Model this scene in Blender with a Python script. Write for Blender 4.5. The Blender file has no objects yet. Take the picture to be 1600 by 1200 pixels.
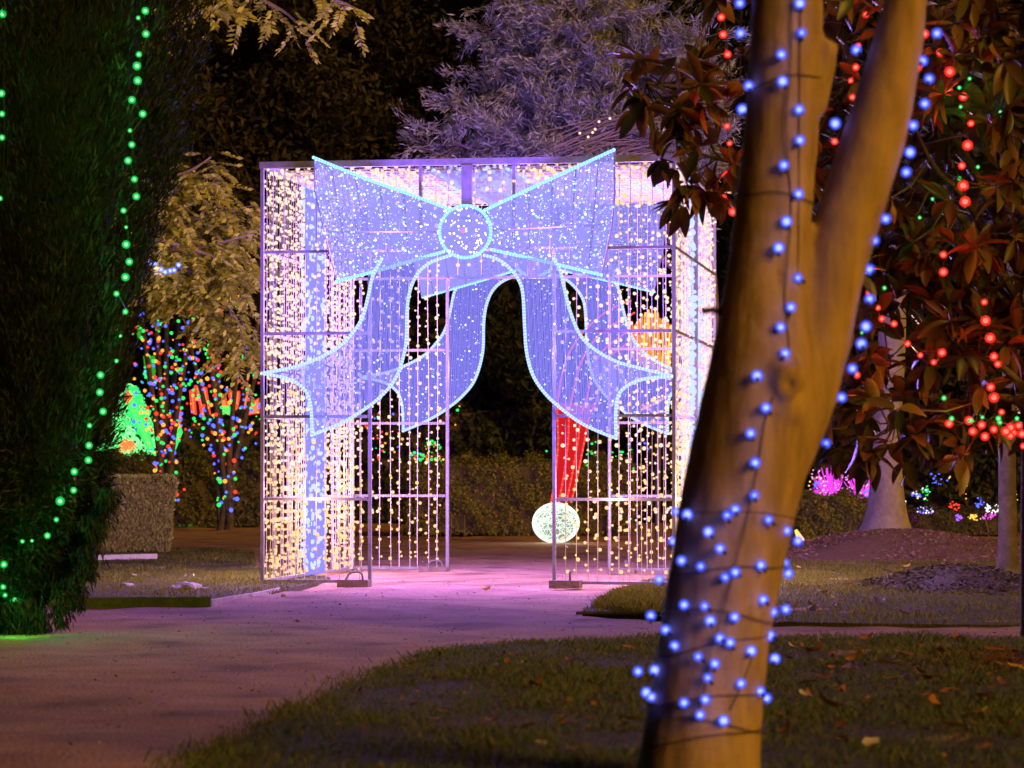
import bpy, math, random
import numpy as np
from mathutils import Vector, Matrix

random.seed(7)
rng = np.random.default_rng(7)
S = bpy.context.scene
COL = S.collection
PI = math.pi

# ------------------------------------------------------------------ camera, sky, lamp glow, exposure
FPX, EYE, HOR = 4554.0, 1.09, 738.0          # focal length in photo pixels, eye height, horizon row
cd = bpy.data.cameras.new('camera'); cam = bpy.data.objects.new('camera', cd); COL.objects.link(cam)
cam.location = (0, 0, EYE); cam.rotation_euler = (PI / 2, 0, 0)
cd.sensor_width = 36; cd.lens = 36 * FPX / 1600; cd.shift_y = (HOR - 600) / 1600
cd.clip_start = 0.1; cd.clip_end = 1500
cd.dof.use_dof = True; cd.dof.focus_distance = 28.0; cd.dof.aperture_fstop = 4.6
S.camera = cam

w = bpy.data.worlds.new('World'); S.world = w; w.use_nodes = True
nt = w.node_tree; bg = nt.nodes['Background']
sky = nt.nodes.new('ShaderNodeTexSky'); sky.sky_type = 'NISHITA'; sky.sun_disc = False
SUN_EL, SUN_AZ = math.radians(21), math.radians(133)     # low amber glow from the right, behind the camera
sky.sun_elevation = math.radians(-4); sky.sun_rotation = SUN_AZ
nt.links.new(sky.outputs[0], bg.inputs[0]); bg.inputs[1].default_value = 0.10

sd = bpy.data.lights.new('sun', 'SUN'); sun = bpy.data.objects.new('sun', sd); COL.objects.link(sun)
sd.energy = 2.5; sd.angle = math.radians(28); sd.color = (1.0, 0.53, 0.07)
tosun = Vector((math.sin(SUN_AZ) * math.cos(SUN_EL), math.cos(SUN_AZ) * math.cos(SUN_EL), math.sin(SUN_EL)))
sun.rotation_euler = tosun.to_track_quat('Z', 'Y').to_euler()

S.view_settings.view_transform = 'Standard'; S.view_settings.look = 'None'
S.view_settings.exposure = 0.25; S.view_settings.gamma = 1.0
S.render.engine = 'CYCLES'
S.cycles.use_denoising = True
S.cycles.use_light_tree = True
S.cycles.sample_clamp_indirect = 3.0
S.cycles.max_bounces = 3; S.cycles.diffuse_bounces = 1; S.cycles.glossy_bounces = 1
S.cycles.transmission_bounces = 1; S.cycles.transparent_max_bounces = 6
S.cycles.use_adaptive_sampling = True; S.cycles.adaptive_threshold = .03
S.cycles.caustics_reflective = False; S.cycles.caustics_refractive = False

# ------------------------------------------------------------------ helpers
def P(x, y, d):                                # a photo pixel and a distance give a point
    return np.array(((x - 800) / FPX * d, d, EYE + (HOR - y) / FPX * d))
def G(x, y):                                   # a photo pixel on the ground
    d = FPX * EYE / (y - HOR)
    return np.array(((x - 800) / FPX * d, d, 0.0))

class MB:
    def __init__(self): self.V, self.F, self.n = [], [], 0
    def add(self, v, f, mat=0):
        v = np.asarray(v, float).reshape(-1, 3); f = np.asarray(f, int)
        if len(f) == 0: return
        self.V.append(v); self.F.append((f + self.n, mat)); self.n += len(v)
    def mesh(self, name, mats, smooth=False):
        me = bpy.data.meshes.new(name)
        if self.V:
            V = np.concatenate(self.V)
            loops = np.concatenate([f.ravel() for f, m in self.F])
            tot = np.concatenate([np.full(len(f), f.shape[1]) for f, m in self.F])
            mi = np.concatenate([np.full(len(f), m) for f, m in self.F])
            me.vertices.add(len(V)); me.vertices.foreach_set('co', V.ravel().astype(np.float32))
            me.loops.add(len(loops)); me.loops.foreach_set('vertex_index', loops.astype(np.int32))
            me.polygons.add(len(tot))
            st = np.concatenate([[0], np.cumsum(tot)[:-1]])
            me.polygons.foreach_set('loop_start', st.astype(np.int32))
            me.polygons.foreach_set('material_index', mi.astype(np.int32))
            me.polygons.foreach_set('use_smooth', np.full(len(tot), bool(smooth)))
        for m in mats: me.materials.append(m)
        me.update(calc_edges=True)
        return me
    def obj(self, name, mats, parent=None, smooth=False):
        if not isinstance(mats, (list, tuple)): mats = [mats]
        return link(name, self.mesh(name, mats, smooth), parent)

def link(name, me, parent=None):
    o = bpy.data.objects.new(name, me); COL.objects.link(o)
    if parent is not None: o.parent = parent
    return o
def tag(o, label=None, cat=None, group=None, kind=None):
    if label: o['label'] = label
    if cat: o['category'] = cat
    if group: o['group'] = group
    if kind: o['kind'] = kind
    return o
def empty(name, loc=(0, 0, 0), rz=0.0):
    o = bpy.data.objects.new(name, None); COL.objects.link(o)
    o.location = loc; o.rotation_euler = (0, 0, rz); o.empty_display_size = 0.1
    return o
def lamp(loc, watts, color, radius, parent=None):
    l = bpy.data.lights.new('bulb_light', 'POINT'); l.energy = watts; l.color = color; l.shadow_soft_size = radius
    o = bpy.data.objects.new('bulb_light', l); COL.objects.link(o); o.location = loc
    if parent is not None: o.parent = parent
    return o

def ico(sub):
    t = (1 + 5 ** .5) / 2
    v = [(-1, t, 0), (1, t, 0), (-1, -t, 0), (1, -t, 0), (0, -1, t), (0, 1, t), (0, -1, -t), (0, 1, -t), (t, 0, -1), (t, 0, 1), (-t, 0, -1), (-t, 0, 1)]
    v = [np.array(a) / np.linalg.norm(a) for a in v]
    f = [(0, 11, 5), (0, 5, 1), (0, 1, 7), (0, 7, 10), (0, 10, 11), (1, 5, 9), (5, 11, 4), (11, 10, 2), (10, 7, 6), (7, 1, 8),
         (3, 9, 4), (3, 4, 2), (3, 2, 6), (3, 6, 8), (3, 8, 9), (4, 9, 5), (2, 4, 11), (6, 2, 10), (8, 6, 7), (9, 8, 1)]
    for _ in range(sub):
        c, nf = {}, []
        def mid(a, b):
            k = (min(a, b), max(a, b))
            if k not in c:
                m = v[a] + v[b]; v.append(m / np.linalg.norm(m)); c[k] = len(v) - 1
            return c[k]
        for a, b, d in f:
            x, y, z = mid(a, b), mid(b, d), mid(d, a)
            nf += [(a, x, z), (b, y, x), (d, z, y), (x, y, z)]
        f = nf
    return np.array(v), np.array(f)
ICO0, ICO1, ICO2 = ico(0), ico(1), ico(2)

def spheres(mb, C, r, tm=ICO0, mat=0):
    C = np.asarray(C, float).reshape(-1, 3)
    if len(C) == 0: return
    r = np.broadcast_to(np.asarray(r, float), (len(C),))
    v = C[:, None, :] + tm[0][None] * r[:, None, None]
    f = tm[1][None] + (np.arange(len(C)) * len(tm[0]))[:, None, None]
    mb.add(v.reshape(-1, 3), f.reshape(-1, 3), mat)

def strands(mb, A, B, r, mat=0):               # many three-sided rods
    A = np.asarray(A, float).reshape(-1, 3); B = np.asarray(B, float).reshape(-1, 3)
    n = len(A)
    if n == 0: return
    d = B - A; d /= np.linalg.norm(d, axis=1)[:, None] + 1e-9
    ref = np.where(np.abs(d[:, 2:3]) > .9, np.array([[1., 0, 0]]), np.array([[0, 0, 1.]]))
    p = np.cross(d, ref); p /= np.linalg.norm(p, axis=1)[:, None] + 1e-9
    q = np.cross(d, p)
    r = np.broadcast_to(np.asarray(r, float), (n,))[:, None]
    ring = [p * math.cos(a) * r + q * math.sin(a) * r for a in (0, 2 * PI / 3, 4 * PI / 3)]
    v = np.stack([A + k for k in ring] + [B + k for k in ring], 1).reshape(-1, 3)
    f = np.array([(0, 1, 4, 3), (1, 2, 5, 4), (2, 0, 3, 5)])
    mb.add(v, (f[None] + (np.arange(n) * 6)[:, None, None]).reshape(-1, 4), mat)

def cut(mb, A, B, r, step=.16):                 # the same rods in short lengths
    A, B = np.asarray(A, float), np.asarray(B, float); L = np.linalg.norm(B - A, axis=1)
    for k in range(1, int(L.max() / step) + 2):
        sel = np.ceil(L / step).astype(int).clip(1) == k
        for i in range(k):
            if sel.any(): strands(mb, A[sel] + (B - A)[sel] * i / k, A[sel] + (B - A)[sel] * (i + 1) / k, r)

def tube(mb, pts, r, sides=8, mat=0, cap=True, squash=None):
    pts = np.asarray(pts, float); n = len(pts)
    r = np.broadcast_to(np.asarray(r, float), (n,))
    t = np.gradient(pts, axis=0); t /= np.linalg.norm(t, axis=1)[:, None] + 1e-9
    ref = np.array([1., 0, 0]) if abs(t[0][0]) < .8 else np.array([0, 1., 0])
    rings = []
    for i in range(n):
        p = ref - t[i] * np.dot(ref, t[i]); p /= np.linalg.norm(p); ref = p
        q = np.cross(t[i], p)
        a = np.arange(sides) * 2 * PI / sides
        rings.append(pts[i] + r[i] * (np.cos(a)[:, None] * p + np.sin(a)[:, None] * q))
    f = []
    for i in range(n - 1):
        for k in range(sides):
            k2 = (k + 1) % sides
            f.append((i * sides + k, i * sides + k2, (i + 1) * sides + k2, (i + 1) * sides + k))
    v = np.concatenate(rings); b = mb.n
    mb.add(v, f, mat)
    if cap:
        for base, flip in ((0, True), ((n - 1) * sides, False)):
            c = pts[0] if flip else pts[-1]
            vv = np.vstack([v[base:base + sides], c[None]])
            ff = [((k + 1) % sides, k, sides) if flip else (k, (k + 1) % sides, sides) for k in range(sides)]
            mb.add(vv, ff, mat)

def box(mb, lo, hi, mat=0):
    x0, y0, z0 = lo; x1, y1, z1 = hi
    v = [(x0, y0, z0), (x1, y0, z0), (x1, y1, z0), (x0, y1, z0), (x0, y0, z1), (x1, y0, z1), (x1, y1, z1), (x0, y1, z1)]
    mb.add(v, [(0, 3, 2, 1), (4, 5, 6, 7), (0, 1, 5, 4), (1, 2, 6, 5), (2, 3, 7, 6), (3, 0, 4, 7)], mat)

def spline(pts, n=8):                          # Catmull-Rom through the points
    pts = np.asarray(pts, float)
    q = np.vstack([2 * pts[0] - pts[1], pts, 2 * pts[-1] - pts[-2]])
    out = []
    for i in range(1, len(q) - 2):
        for t in np.linspace(0, 1, n, endpoint=False):
            a, b, c, d = q[i - 1], q[i], q[i + 1], q[i + 2]
            out.append(.5 * (2 * b + (c - a) * t + (2 * a - 5 * b + 4 * c - d) * t * t + (3 * b - a - 3 * c + d) * t ** 3))
    out.append(pts[-1])
    return np.array(out)
def resample(pts, step):
    pts = np.asarray(pts, float)
    s = np.concatenate([[0], np.cumsum(np.linalg.norm(np.diff(pts, axis=0), axis=1))])
    n = max(2, int(s[-1] / step) + 1); u = np.linspace(0, s[-1], n)
    return np.stack([np.interp(u, s, pts[:, k]) for k in range(pts.shape[1])], 1)
def inside(poly, pts):
    x, y = pts[:, 0], pts[:, 1]; r = np.zeros(len(pts), bool); n = len(poly); j = n - 1
    for i in range(n):
        xi, yi = poly[i]; xj, yj = poly[j]
        c = ((yi > y) != (yj > y)) & (x < (xj - xi) * (y - yi) / (yj - yi + 1e-12) + xi)
        r ^= c; j = i
    return r
def sample_poly(poly, n):
    poly = np.asarray(poly); lo, hi = poly.min(0), poly.max(0); out = np.zeros((0, 2))
    while len(out) < n:
        p = lo + rng.random((n * 2 + 50, 2)) * (hi - lo)
        out = np.vstack([out, p[inside(poly, p)]])
    return out[:n]
def hatch(poly, step, shear=0.0, jit=.2):       # lines x - shear*y = const cut by the polygon
    poly = np.asarray(poly, float); q = poly.copy(); q[:, 0] -= shear * q[:, 1]
    segs = []
    x = q[:, 0].min() + step * .5
    while x < q[:, 0].max():
        xx = x + step * jit * (random.random() - .5); ys = []
        for i in range(len(q)):
            a, b = q[i - 1], q[i]
            if (a[0] > xx) != (b[0] > xx): ys.append(a[1] + (b[1] - a[1]) * (xx - a[0]) / (b[0] - a[0]))
        ys.sort()
        for k in range(0, len(ys) - 1, 2):
            segs.append(((xx + shear * ys[k], ys[k]), (xx + shear * ys[k + 1], ys[k + 1])))
        x += step
    return segs

# ------------------------------------------------------------------ materials
def newmat(name):
    m = bpy.data.materials.new(name); m.use_nodes = True; n = m.node_tree; n.nodes.clear()
    out = n.nodes.new('ShaderNodeOutputMaterial'); return m, n, out
def c4(c): return (c[0], c[1], c[2], 1)
def emit(name, col, s):
    m, n, o = newmat(name); e = n.nodes.new('ShaderNodeEmission'); e.inputs[0].default_value = c4(col); e.inputs[1].default_value = s
    n.links.new(e.outputs[0], o.inputs[0]); m.cycles.emission_sampling = 'NONE'; return m
def globe(name, col, s, clear):                 # tinted clear shell round a lit core
    m, n, o = newmat(name); e = n.nodes.new('ShaderNodeEmission'); e.inputs[0].default_value = c4(col); e.inputs[1].default_value = s
    t = n.nodes.new('ShaderNodeBsdfTransparent'); x = n.nodes.new('ShaderNodeMixShader'); x.inputs[0].default_value = clear
    n.links.new(e.outputs[0], x.inputs[1]); n.links.new(t.outputs[0], x.inputs[2]); n.links.new(x.outputs[0], o.inputs[0])
    m.cycles.emission_sampling = 'NONE'; return m
def surf(name, c1, c2=None, scale=6.0, rough=.8, bump=0.0, bscale=None, detail=6, metal=0.0, lo=.35, hi=.65, c3=None, scale2=None, coord='Object', spec=.3):
    m, n, o = newmat(name); b = n.nodes.new('ShaderNodeBsdfPrincipled'); L = n.links
    b.inputs['Roughness'].default_value = rough; b.inputs['Metallic'].default_value = metal
    b.inputs['Specular IOR Level'].default_value = spec
    tc = n.nodes.new('ShaderNodeTexCoord')
    if c2 is None: b.inputs['Base Color'].default_value = c4(c1)
    else:
        t = n.nodes.new('ShaderNodeTexNoise'); t.inputs['Scale'].default_value = scale; t.inputs['Detail'].default_value = detail; t.inputs['Roughness'].default_value = .65
        L.new(tc.outputs[coord], t.inputs['Vector'])
        r = n.nodes.new('ShaderNodeValToRGB'); r.color_ramp.elements[0].position = lo; r.color_ramp.elements[1].position = hi
        r.color_ramp.elements[0].color = c4(c1); r.color_ramp.elements[1].color = c4(c2)
        L.new(t.outputs[0], r.inputs[0]); src = r.outputs[0]
        if c3 is not None:
            t2 = n.nodes.new('ShaderNodeTexNoise'); t2.inputs['Scale'].default_value = scale2 or scale * .2; t2.inputs['Detail'].default_value = 5
            L.new(tc.outputs[coord], t2.inputs['Vector'])
            r2 = n.nodes.new('ShaderNodeValToRGB'); r2.color_ramp.elements[0].position = .48; r2.color_ramp.elements[1].position = .68
            L.new(t2.outputs[0], r2.inputs[0])
            mx = n.nodes.new('ShaderNodeMix'); mx.data_type = 'RGBA'
            L.new(r2.outputs[0], mx.inputs[0]); L.new(src, mx.inputs[6]); mx.inputs[7].default_value = c4(c3); src = mx.outputs[2]
        L.new(src, b.inputs['Base Color'])
    if bump:
        t = n.nodes.new('ShaderNodeTexNoise'); t.inputs['Scale'].default_value = bscale or scale * 4; t.inputs['Detail'].default_value = 8
        L.new(tc.outputs[coord], t.inputs['Vector'])
        bp = n.nodes.new('ShaderNodeBump'); bp.inputs['Strength'].default_value = bump; bp.inputs['Distance'].default_value = .03
        L.new(t.outputs[0], bp.inputs['Height']); L.new(bp.outputs[0], b.inputs['Normal'])
    L.new(b.outputs[0], o.inputs[0]); return m
def leafmat(name, cols, trans=.25, rough=.6, back=None, per='island'):
    m, n, o = newmat(name); L = n.links
    g = n.nodes.new('ShaderNodeNewGeometry'); r = n.nodes.new('ShaderNodeValToRGB')
    if per == 'island': L.new(g.outputs['Random Per Island'], r.inputs[0])
    else:
        oi = n.nodes.new('ShaderNodeObjectInfo'); L.new(oi.outputs['Random'], r.inputs[0])
    el = r.color_ramp.elements
    while len(el) < len(cols): el.new(.5)
    for i, c in enumerate(cols): el[i].position = i / (len(cols) - 1); el[i].color = c4(c)
    src = r.outputs[0]
    if back is not None:
        mx = n.nodes.new('ShaderNodeMix'); mx.data_type = 'RGBA'
        L.new(g.outputs['Backfacing'], mx.inputs[0]); L.new(src, mx.inputs[6]); mx.inputs[7].default_value = c4(back); src = mx.outputs[2]
    b = n.nodes.new('ShaderNodeBsdfPrincipled'); b.inputs['Roughness'].default_value = rough; b.inputs['Specular IOR Level'].default_value = .35
    t = n.nodes.new('ShaderNodeBsdfTranslucent'); x = n.nodes.new('ShaderNodeMixShader'); x.inputs[0].default_value = trans
    L.new(src, b.inputs['Base Color']); L.new(src, t.inputs[0])
    L.new(b.outputs[0], x.inputs[1]); L.new(t.outputs[0], x.inputs[2]); L.new(x.outputs[0], o.inputs[0]); return m

M = {}
M['path'] = surf('path', (.30, .155, .085), (.44, .265, .16), 3.0, .95, 1.0, 45, detail=14, c3=(.17, .085, .05), scale2=1.5)
M['soil'] = surf('soil', (.035, .032, .008), (.06, .05, .014), 7, .95, .6, 60)
M['mulch_bed'] = surf('mulch_bed', (.13, .07, .055), (.24, .14, .11), 22, .95, .8, 70)
M['dark_mulch_bed'] = surf('dark_mulch_bed', (.035, .025, .022), (.10, .075, .065), 20, .95, .8, 70)
M['bark'] = surf('bark', (.20, .15, .065), (.33, .245, .10), 5, .8, .4, 26, c3=(.12, .09, .05), scale2=2.2)
def bark_mat():
    m, n, o = newmat('smooth_bark'); L = n.links; b = n.nodes.new('ShaderNodeBsdfPrincipled'); b.inputs['Roughness'].default_value = .75; b.inputs['Specular IOR Level'].default_value = .25
    tc = n.nodes.new('ShaderNodeTexCoord')
    def noise(scl, sc_, det):
        mp = n.nodes.new('ShaderNodeMapping'); mp.inputs['Scale'].default_value = scl; L.new(tc.outputs['Object'], mp.inputs[0])
        t = n.nodes.new('ShaderNodeTexNoise'); t.inputs['Scale'].default_value = sc_; t.inputs['Detail'].default_value = det; t.inputs['Roughness'].default_value = .62; L.new(mp.outputs[0], t.inputs['Vector']); return t
    def ramp(src, a, b_, ca, cb):
        r = n.nodes.new('ShaderNodeValToRGB'); r.color_ramp.elements[0].position = a; r.color_ramp.elements[1].position = b_; r.color_ramp.elements[0].color = c4(ca); r.color_ramp.elements[1].color = c4(cb); L.new(src, r.inputs[0]); return r.outputs[0]
    def mix(f, a, b_):
        x = n.nodes.new('ShaderNodeMix'); x.data_type = 'RGBA'; L.new(f, x.inputs[0]); L.new(a, x.inputs[6]); L.new(b_, x.inputs[7]); return x.outputs[2]
    streak = noise((9, 9, 1.6), 2.0, 10); blot = noise((1, 1, .6), 5.5, 6); fleck = noise((1, 1, 2.2), 38, 4)
    base = ramp(streak.outputs[0], .32, .68, (.21, .13, .058), (.38, .24, .105)); pale = ramp(streak.outputs[0], .3, .7, (.29, .185, .085), (.40, .26, .125)); f = ramp(blot.outputs[0], .52, .60, (0, 0, 0), (1, 1, 1))
    c = mix(f, base, pale); dk = ramp(fleck.outputs[0], .66, .74, (0, 0, 0), (1, 1, 1)); dc = n.nodes.new('ShaderNodeRGB'); dc.outputs[0].default_value = (.085, .06, .035, 1); c = mix(dk, c, dc.outputs[0]); L.new(c, b.inputs['Base Color'])
    ad = n.nodes.new('ShaderNodeMath'); ad.operation = 'MULTIPLY_ADD'; L.new(fleck.outputs[0], ad.inputs[0]); ad.inputs[1].default_value = .35; L.new(streak.outputs[0], ad.inputs[2])
    bp = n.nodes.new('ShaderNodeBump'); bp.inputs['Strength'].default_value = .55; bp.inputs['Distance'].default_value = .012; L.new(ad.outputs[0], bp.inputs['Height']); L.new(bp.outputs[0], b.inputs['Normal']); L.new(b.outputs[0], o.inputs[0]); return m
M['bark'] = bark_mat()
M['dark_bark'] = surf('dark_bark', (.06, .045, .035), (.12, .09, .07), 8, .9, .6, 30)
M['pale_bark'] = surf('pale_bark', (.19, .15, .13), (.29, .24, .21), 7, .85, .4, 30)
M['twig'] = surf('twig', (.17, .125, .10), (.24, .18, .15), 9, .85)
M['metal'] = surf('metal', (.15, .15, .165), (.23, .225, .24), 14, .45, 0)
M['dark_metal'] = surf('dark_metal', (.10, .09, .10), (.16, .14, .15), 14, .5)
M['wire'] = surf('wire', (.50, .47, .46), rough=.5)
M['cable'] = surf('cable', (.012, .014, .012), rough=.5)
M['steel_block'] = surf('steel_block', (.13, .09, .075), (.22, .15, .12), 18, .7, .3, 50)
M['board'] = surf('board', (.30, .24, .20), (.45, .37, .31), 12, .85, .5, 40)
M['green_board'] = surf('green_board', (.05, .10, .035), (.09, .15, .05), 12, .8, .4, 40)
M['stone'] = surf('stone', (.30, .27, .25), (.48, .44, .40), 14, .85, .5, 40)
M['kerb'] = surf('kerb', (.42, .38, .36), (.55, .50, .47), 16, .85, .4, 50)

# lit bulbs: a pale core in a tinted globe
def pair(name, core, cs, rim, rs, clear=.35): return [emit(name + '_core', core, cs), globe(name + '_globe', rim, rs, clear)]
WARM = pair('warm', (1, .80, .50), 1.7, (1, .50, .20), 1.0, .35)
BLUE = pair('blue', (.62, .74, 1), 2.2, (.06, .10, 1), 1.25, .35)
GREEN = pair('green', (.55, 1, .68), 1.8, (.01, .75, .10), .75, .35)
RED = pair('red', (1, .38, .26), 1.7, (1, .03, .02), .9, .35)
ICEB = pair('ice', (.66, .82, 1), 2.0, (.16, .20, 1), 1.1, .4)
E = {'r': emit('lit_red', (1, .05, .03), 1.3), 'g': emit('lit_green', (.04, 1, .16), 1.0), 'b': emit('lit_blue', (.08, .12, 1), 1.9),
     'o': emit('lit_orange', (1, .36, .05), 1.4), 'y': emit('lit_yellow', (1, .75, .10), 1.2), 'm': emit('lit_magenta', (1, .10, .85), 1.2),
     'w': emit('lit_white', (.85, .95, 1), 1.4), 'v': emit('lit_violet', (.35, .10, 1), 1.5)}
M['bead_cyan'] = emit('bead_cyan', (.40, .85, 1), 1.5)
M['bead_blue'] = emit('bead_blue', (.50, .66, 1), 1.5)
M['rope_cyan'] = emit('rope_cyan', (.24, .62, 1), 1.25)
M['rope_blue'] = emit('rope_blue', (.34, .46, 1), 1.35)
M['string_warm'] = emit('string_warm', (1, .66, .48), 1.25)
M['string_ice'] = emit('string_ice', (.42, .50, 1), 1.45); M['string_gold'] = emit('string_gold', (1, .58, .27), 1.2)
M['glow_net_blue'] = emit('glow_net_blue', (.27, .245, 1), 1.05)  # netting made to emit, standing in for LED light falling on it
M['glow_net_lav'] = emit('glow_net_lav', (.33, .30, 1), .92)  # same painted-in glow for the bow loops and knot
M['spark'] = emit('spark', (.72, .86, 1), 2.2)

# ------------------------------------------------------------------ ground
def grid_sheet(name, x0, x1, y0, y1, nx, ny, zf, mat):
    xs, ys = np.linspace(x0, x1, nx), np.linspace(y0, y1, ny)
    X, Y = np.meshgrid(xs, ys); Z = zf(X, Y)
    V = np.stack([X, Y, Z], -1).reshape(-1, 3)
    i = np.arange(ny - 1)[:, None] * nx + np.arange(nx - 1)[None]
    F = np.stack([i, i + 1, i + 1 + nx, i + nx], -1).reshape(-1, 4)
    mb = MB(); mb.add(V, F); return mb.obj(name, mat, smooth=True)
def wob(X, Y):
    return .016 * np.sin(X * .9 + .5 * Y) * np.sin(.6 * Y - X * .4 + 2) + .010 * np.sin(X * 2.1 + .7 * np.sin(Y * .9)) * np.sin(Y * 1.3 + .4) + .006 * np.sin(X * 5.3 + Y * 3.1) + .004 * np.sin(X * 9.7 - Y * 7.3 + 1.2)
far = MB(); far.add([(-400, -60, -.06), (400, -60, -.06), (400, 500, -.06), (-400, 500, -.06)], [(0, 1, 2, 3)])
tag(far.obj('ground', M['soil']), kind='structure')
tag(grid_sheet('path', -14, 14, 6, 62, 220, 420, wob, M['path']), kind='structure')

def patch(name, poly, z, mat, drop=.12):
    poly = np.asarray(poly); n = len(poly); mb = MB(); c = poly.mean(0)
    a = sum(poly[i - 1][0] * poly[i][1] - poly[i][0] * poly[i - 1][1] for i in range(n))
    if a < 0: poly = poly[::-1]
    inn = c + (poly - c) * .985
    top = np.c_[inn, np.full(n, z)]; low = np.c_[poly, np.full(n, -drop)]
    me = bpy.data.meshes.new(name)
    V = [tuple(p) for p in top] + [tuple(p) for p in low]
    F = [tuple(range(n))] + [(n + i, n + (i + 1) % n, (i + 1) % n, i) for i in range(n)]
    me.from_pydata(V, [], F); me.materials.append(mat); me.update()
    return tag(link(name, me), kind='structure')
def gpoly(px): return np.array([G(x, y)[:2] for x, y in px])

LAWN_F = spline(gpoly([(190, 1290), (250, 1240), (320, 1196), (390, 1154), (465, 1115), (535, 1079), (600, 1051), (665, 1031), (720, 1014), (810, 1008), (900, 1007), (1010, 1000), (1100, 1000), (1250, 1001), (1450, 1002), (1620, 1003), (1800, 1004)]), 4)
LAWN_F = LAWN_F + rng.normal(0, .022, LAWN_F.shape)
LAWN_F = np.vstack([LAWN_F, [[6.5, 18], [6.5, 8.5], [-1.2, 8.5]]])
LAWN_R = spline(gpoly([(905, 960), (950, 963), (1020, 967), (1100, 972), (1250, 977), (1420, 980), (1620, 982), (1900, 984)]), 4)
LAWN_R = np.vstack([LAWN_R, [[8.5, 30], [8.5, 45]], gpoly([(1500, 846), (1300, 850), (1160, 860), (1080, 885), (1052, 903), (990, 916), (945, 935)])])
LAWN_L = np.vstack([gpoly([(-150, 940), (60, 942), (130, 944), (330, 942), (430, 930), (500, 915), (520, 907), (470, 900), (402, 890), (398, 862), (330, 858), (250, 858), (100, 860), (-150, 862)])])
patch('lawn_foreground', LAWN_F, .02, M['soil'])
patch('lawn_right', LAWN_R, .02, M['soil'])
patch('lawn_left', LAWN_L, .03, M['soil'])

def leaves_into(mb, c, nrm, s0, s1, ratio, mat=0, bend=True):
    n = len(c); nrm = nrm / (np.linalg.norm(nrm, axis=1)[:, None] + 1e-9)
    r = rng.normal(0, 1, (n, 3)); t = np.cross(nrm, r); t /= np.linalg.norm(t, axis=1)[:, None] + 1e-9
    b = np.cross(nrm, t); s = (s0 + (s1 - s0) * rng.random(n))[:, None]
    V = np.stack([c - t * s * .5, c - t * s * .05 + b * s * ratio * .5 + nrm * s * .07, c + t * s * .5, c - t * s * .05 - b * s * ratio * .5 + nrm * s * .07], 1).reshape(-1, 3)
    F = (np.array([[0, 1, 2], [0, 2, 3]])[None] + (np.arange(n) * 4)[:, None, None]).reshape(-1, 3)
    mb.add(V, F, mat)
GR = leafmat('grass_blade', [(.04, .065, .016), (.07, .105, .026), (.105, .13, .036), (.13, .105, .045)], .3, .7)
GR_LIT = leafmat('lit_grass_blade', [(.07, .09, .008), (.13, .145, .013), (.19, .175, .02), (.20, .15, .03)], .3, .7)  # lighter, yellower copy of the grass with the arch's light painted in
def grass(name, poly, n, h0, h1, wdt, label, z=.015, keep=None, mat=None, fringe=0, bare=0.0):
    p = sample_poly(poly, n)
    if keep is not None: p = p[keep(p)]
    if fringe:                                   # stray blades past the edge
        e = resample(poly[:fringe], .004); p = np.vstack([p, e + rng.normal(0, .07, e.shape)])
    if bare:                                     # thin and bare spots
        q = sum(np.sin(p[:, 0] * fx + p[:, 1] * fy + ph + 1.7 * np.sin(p[:, 1] * fx * .5)) for fx, fy, ph in ((2.3, 1.1, .4), (-1.7, 2.9, 2.0), (4.9, -1.6, 3.3), (6.1, 5.2, 1.0)))
        p = p[(q < bare) | (rng.random(len(p)) < .22)]
    n = len(p); a = rng.random(n) * 2 * PI; h = h0 + (h1 - h0) * rng.random(n) ** 1.5
    clump = np.full(n, .85)
    for fx, fy, ph in ((4.1, 1.3, .3), (-2.2, 3.7, 1.9), (7.3, -2.9, 4.0), (1.1, .8, 2.2), (9.1, 6.7, 5.1)): clump += .13 * np.sin(p[:, 0] * fx + p[:, 1] * fy + ph + 1.3 * np.sin(p[:, 1] * fx * .37 + p[:, 0] * fy * .61))
    h = h * np.clip(clump, .4, 1.4)
    dx, dy = np.cos(a) * wdt * .5, np.sin(a) * wdt * .5
    lean = h * (.2 + .7 * rng.random(n)); b = rng.random(n) * 2 * PI
    lx, ly = np.cos(b) * lean, np.sin(b) * lean; Z = np.full(n, z)
    V = np.stack([np.stack([p[:, 0] - dx, p[:, 1] - dy, Z], 1), np.stack([p[:, 0] + dx, p[:, 1] + dy, Z], 1),
                  np.stack([p[:, 0] + dx * .7 + lx * .4, p[:, 1] + dy * .7 + ly * .4, Z + h * .6], 1),
                  np.stack([p[:, 0] + lx, p[:, 1] + ly, Z + h], 1)], 1).reshape(-1, 3)
    F = (np.array([[0, 1, 2], [0, 2, 3]])[None] + (np.arange(n) * 4)[:, None, None]).reshape(-1, 3)
    mb = MB(); mb.add(V, F); return tag(mb.obj(name, mat or GR), label, 'grass', kind='stuff')
grass('foreground_grass', LAWN_F, 170000, .02, .055, .0045, 'short olive grass of the foreground lawn', fringe=64, bare=3.2)
n_ = 5000; pp = sample_poly(LAWN_F, n_); mb = MB(); leaves_into(mb, np.c_[pp, .022 + .03 * rng.random(n_)], np.c_[rng.normal(0, .5, (n_, 2)), np.ones(n_)], .012, .05, .4)
tag(mb.obj('lawn_litter', leafmat('litter_bit', [(.05, .03, .015), (.12, .06, .025), (.22, .12, .05)], 0, .9)), 'brown leaf bits caught in the foreground grass', 'leaf litter', kind='stuff')
grass('lawn_grass', LAWN_R, 90000, .02, .05, .007, 'short grass behind the path on the right', mat=GR_LIT)
grass('verge_grass', LAWN_L, 60000, .02, .05, .007, 'short grass verge left of the lit arch', mat=GR_LIT)
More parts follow.
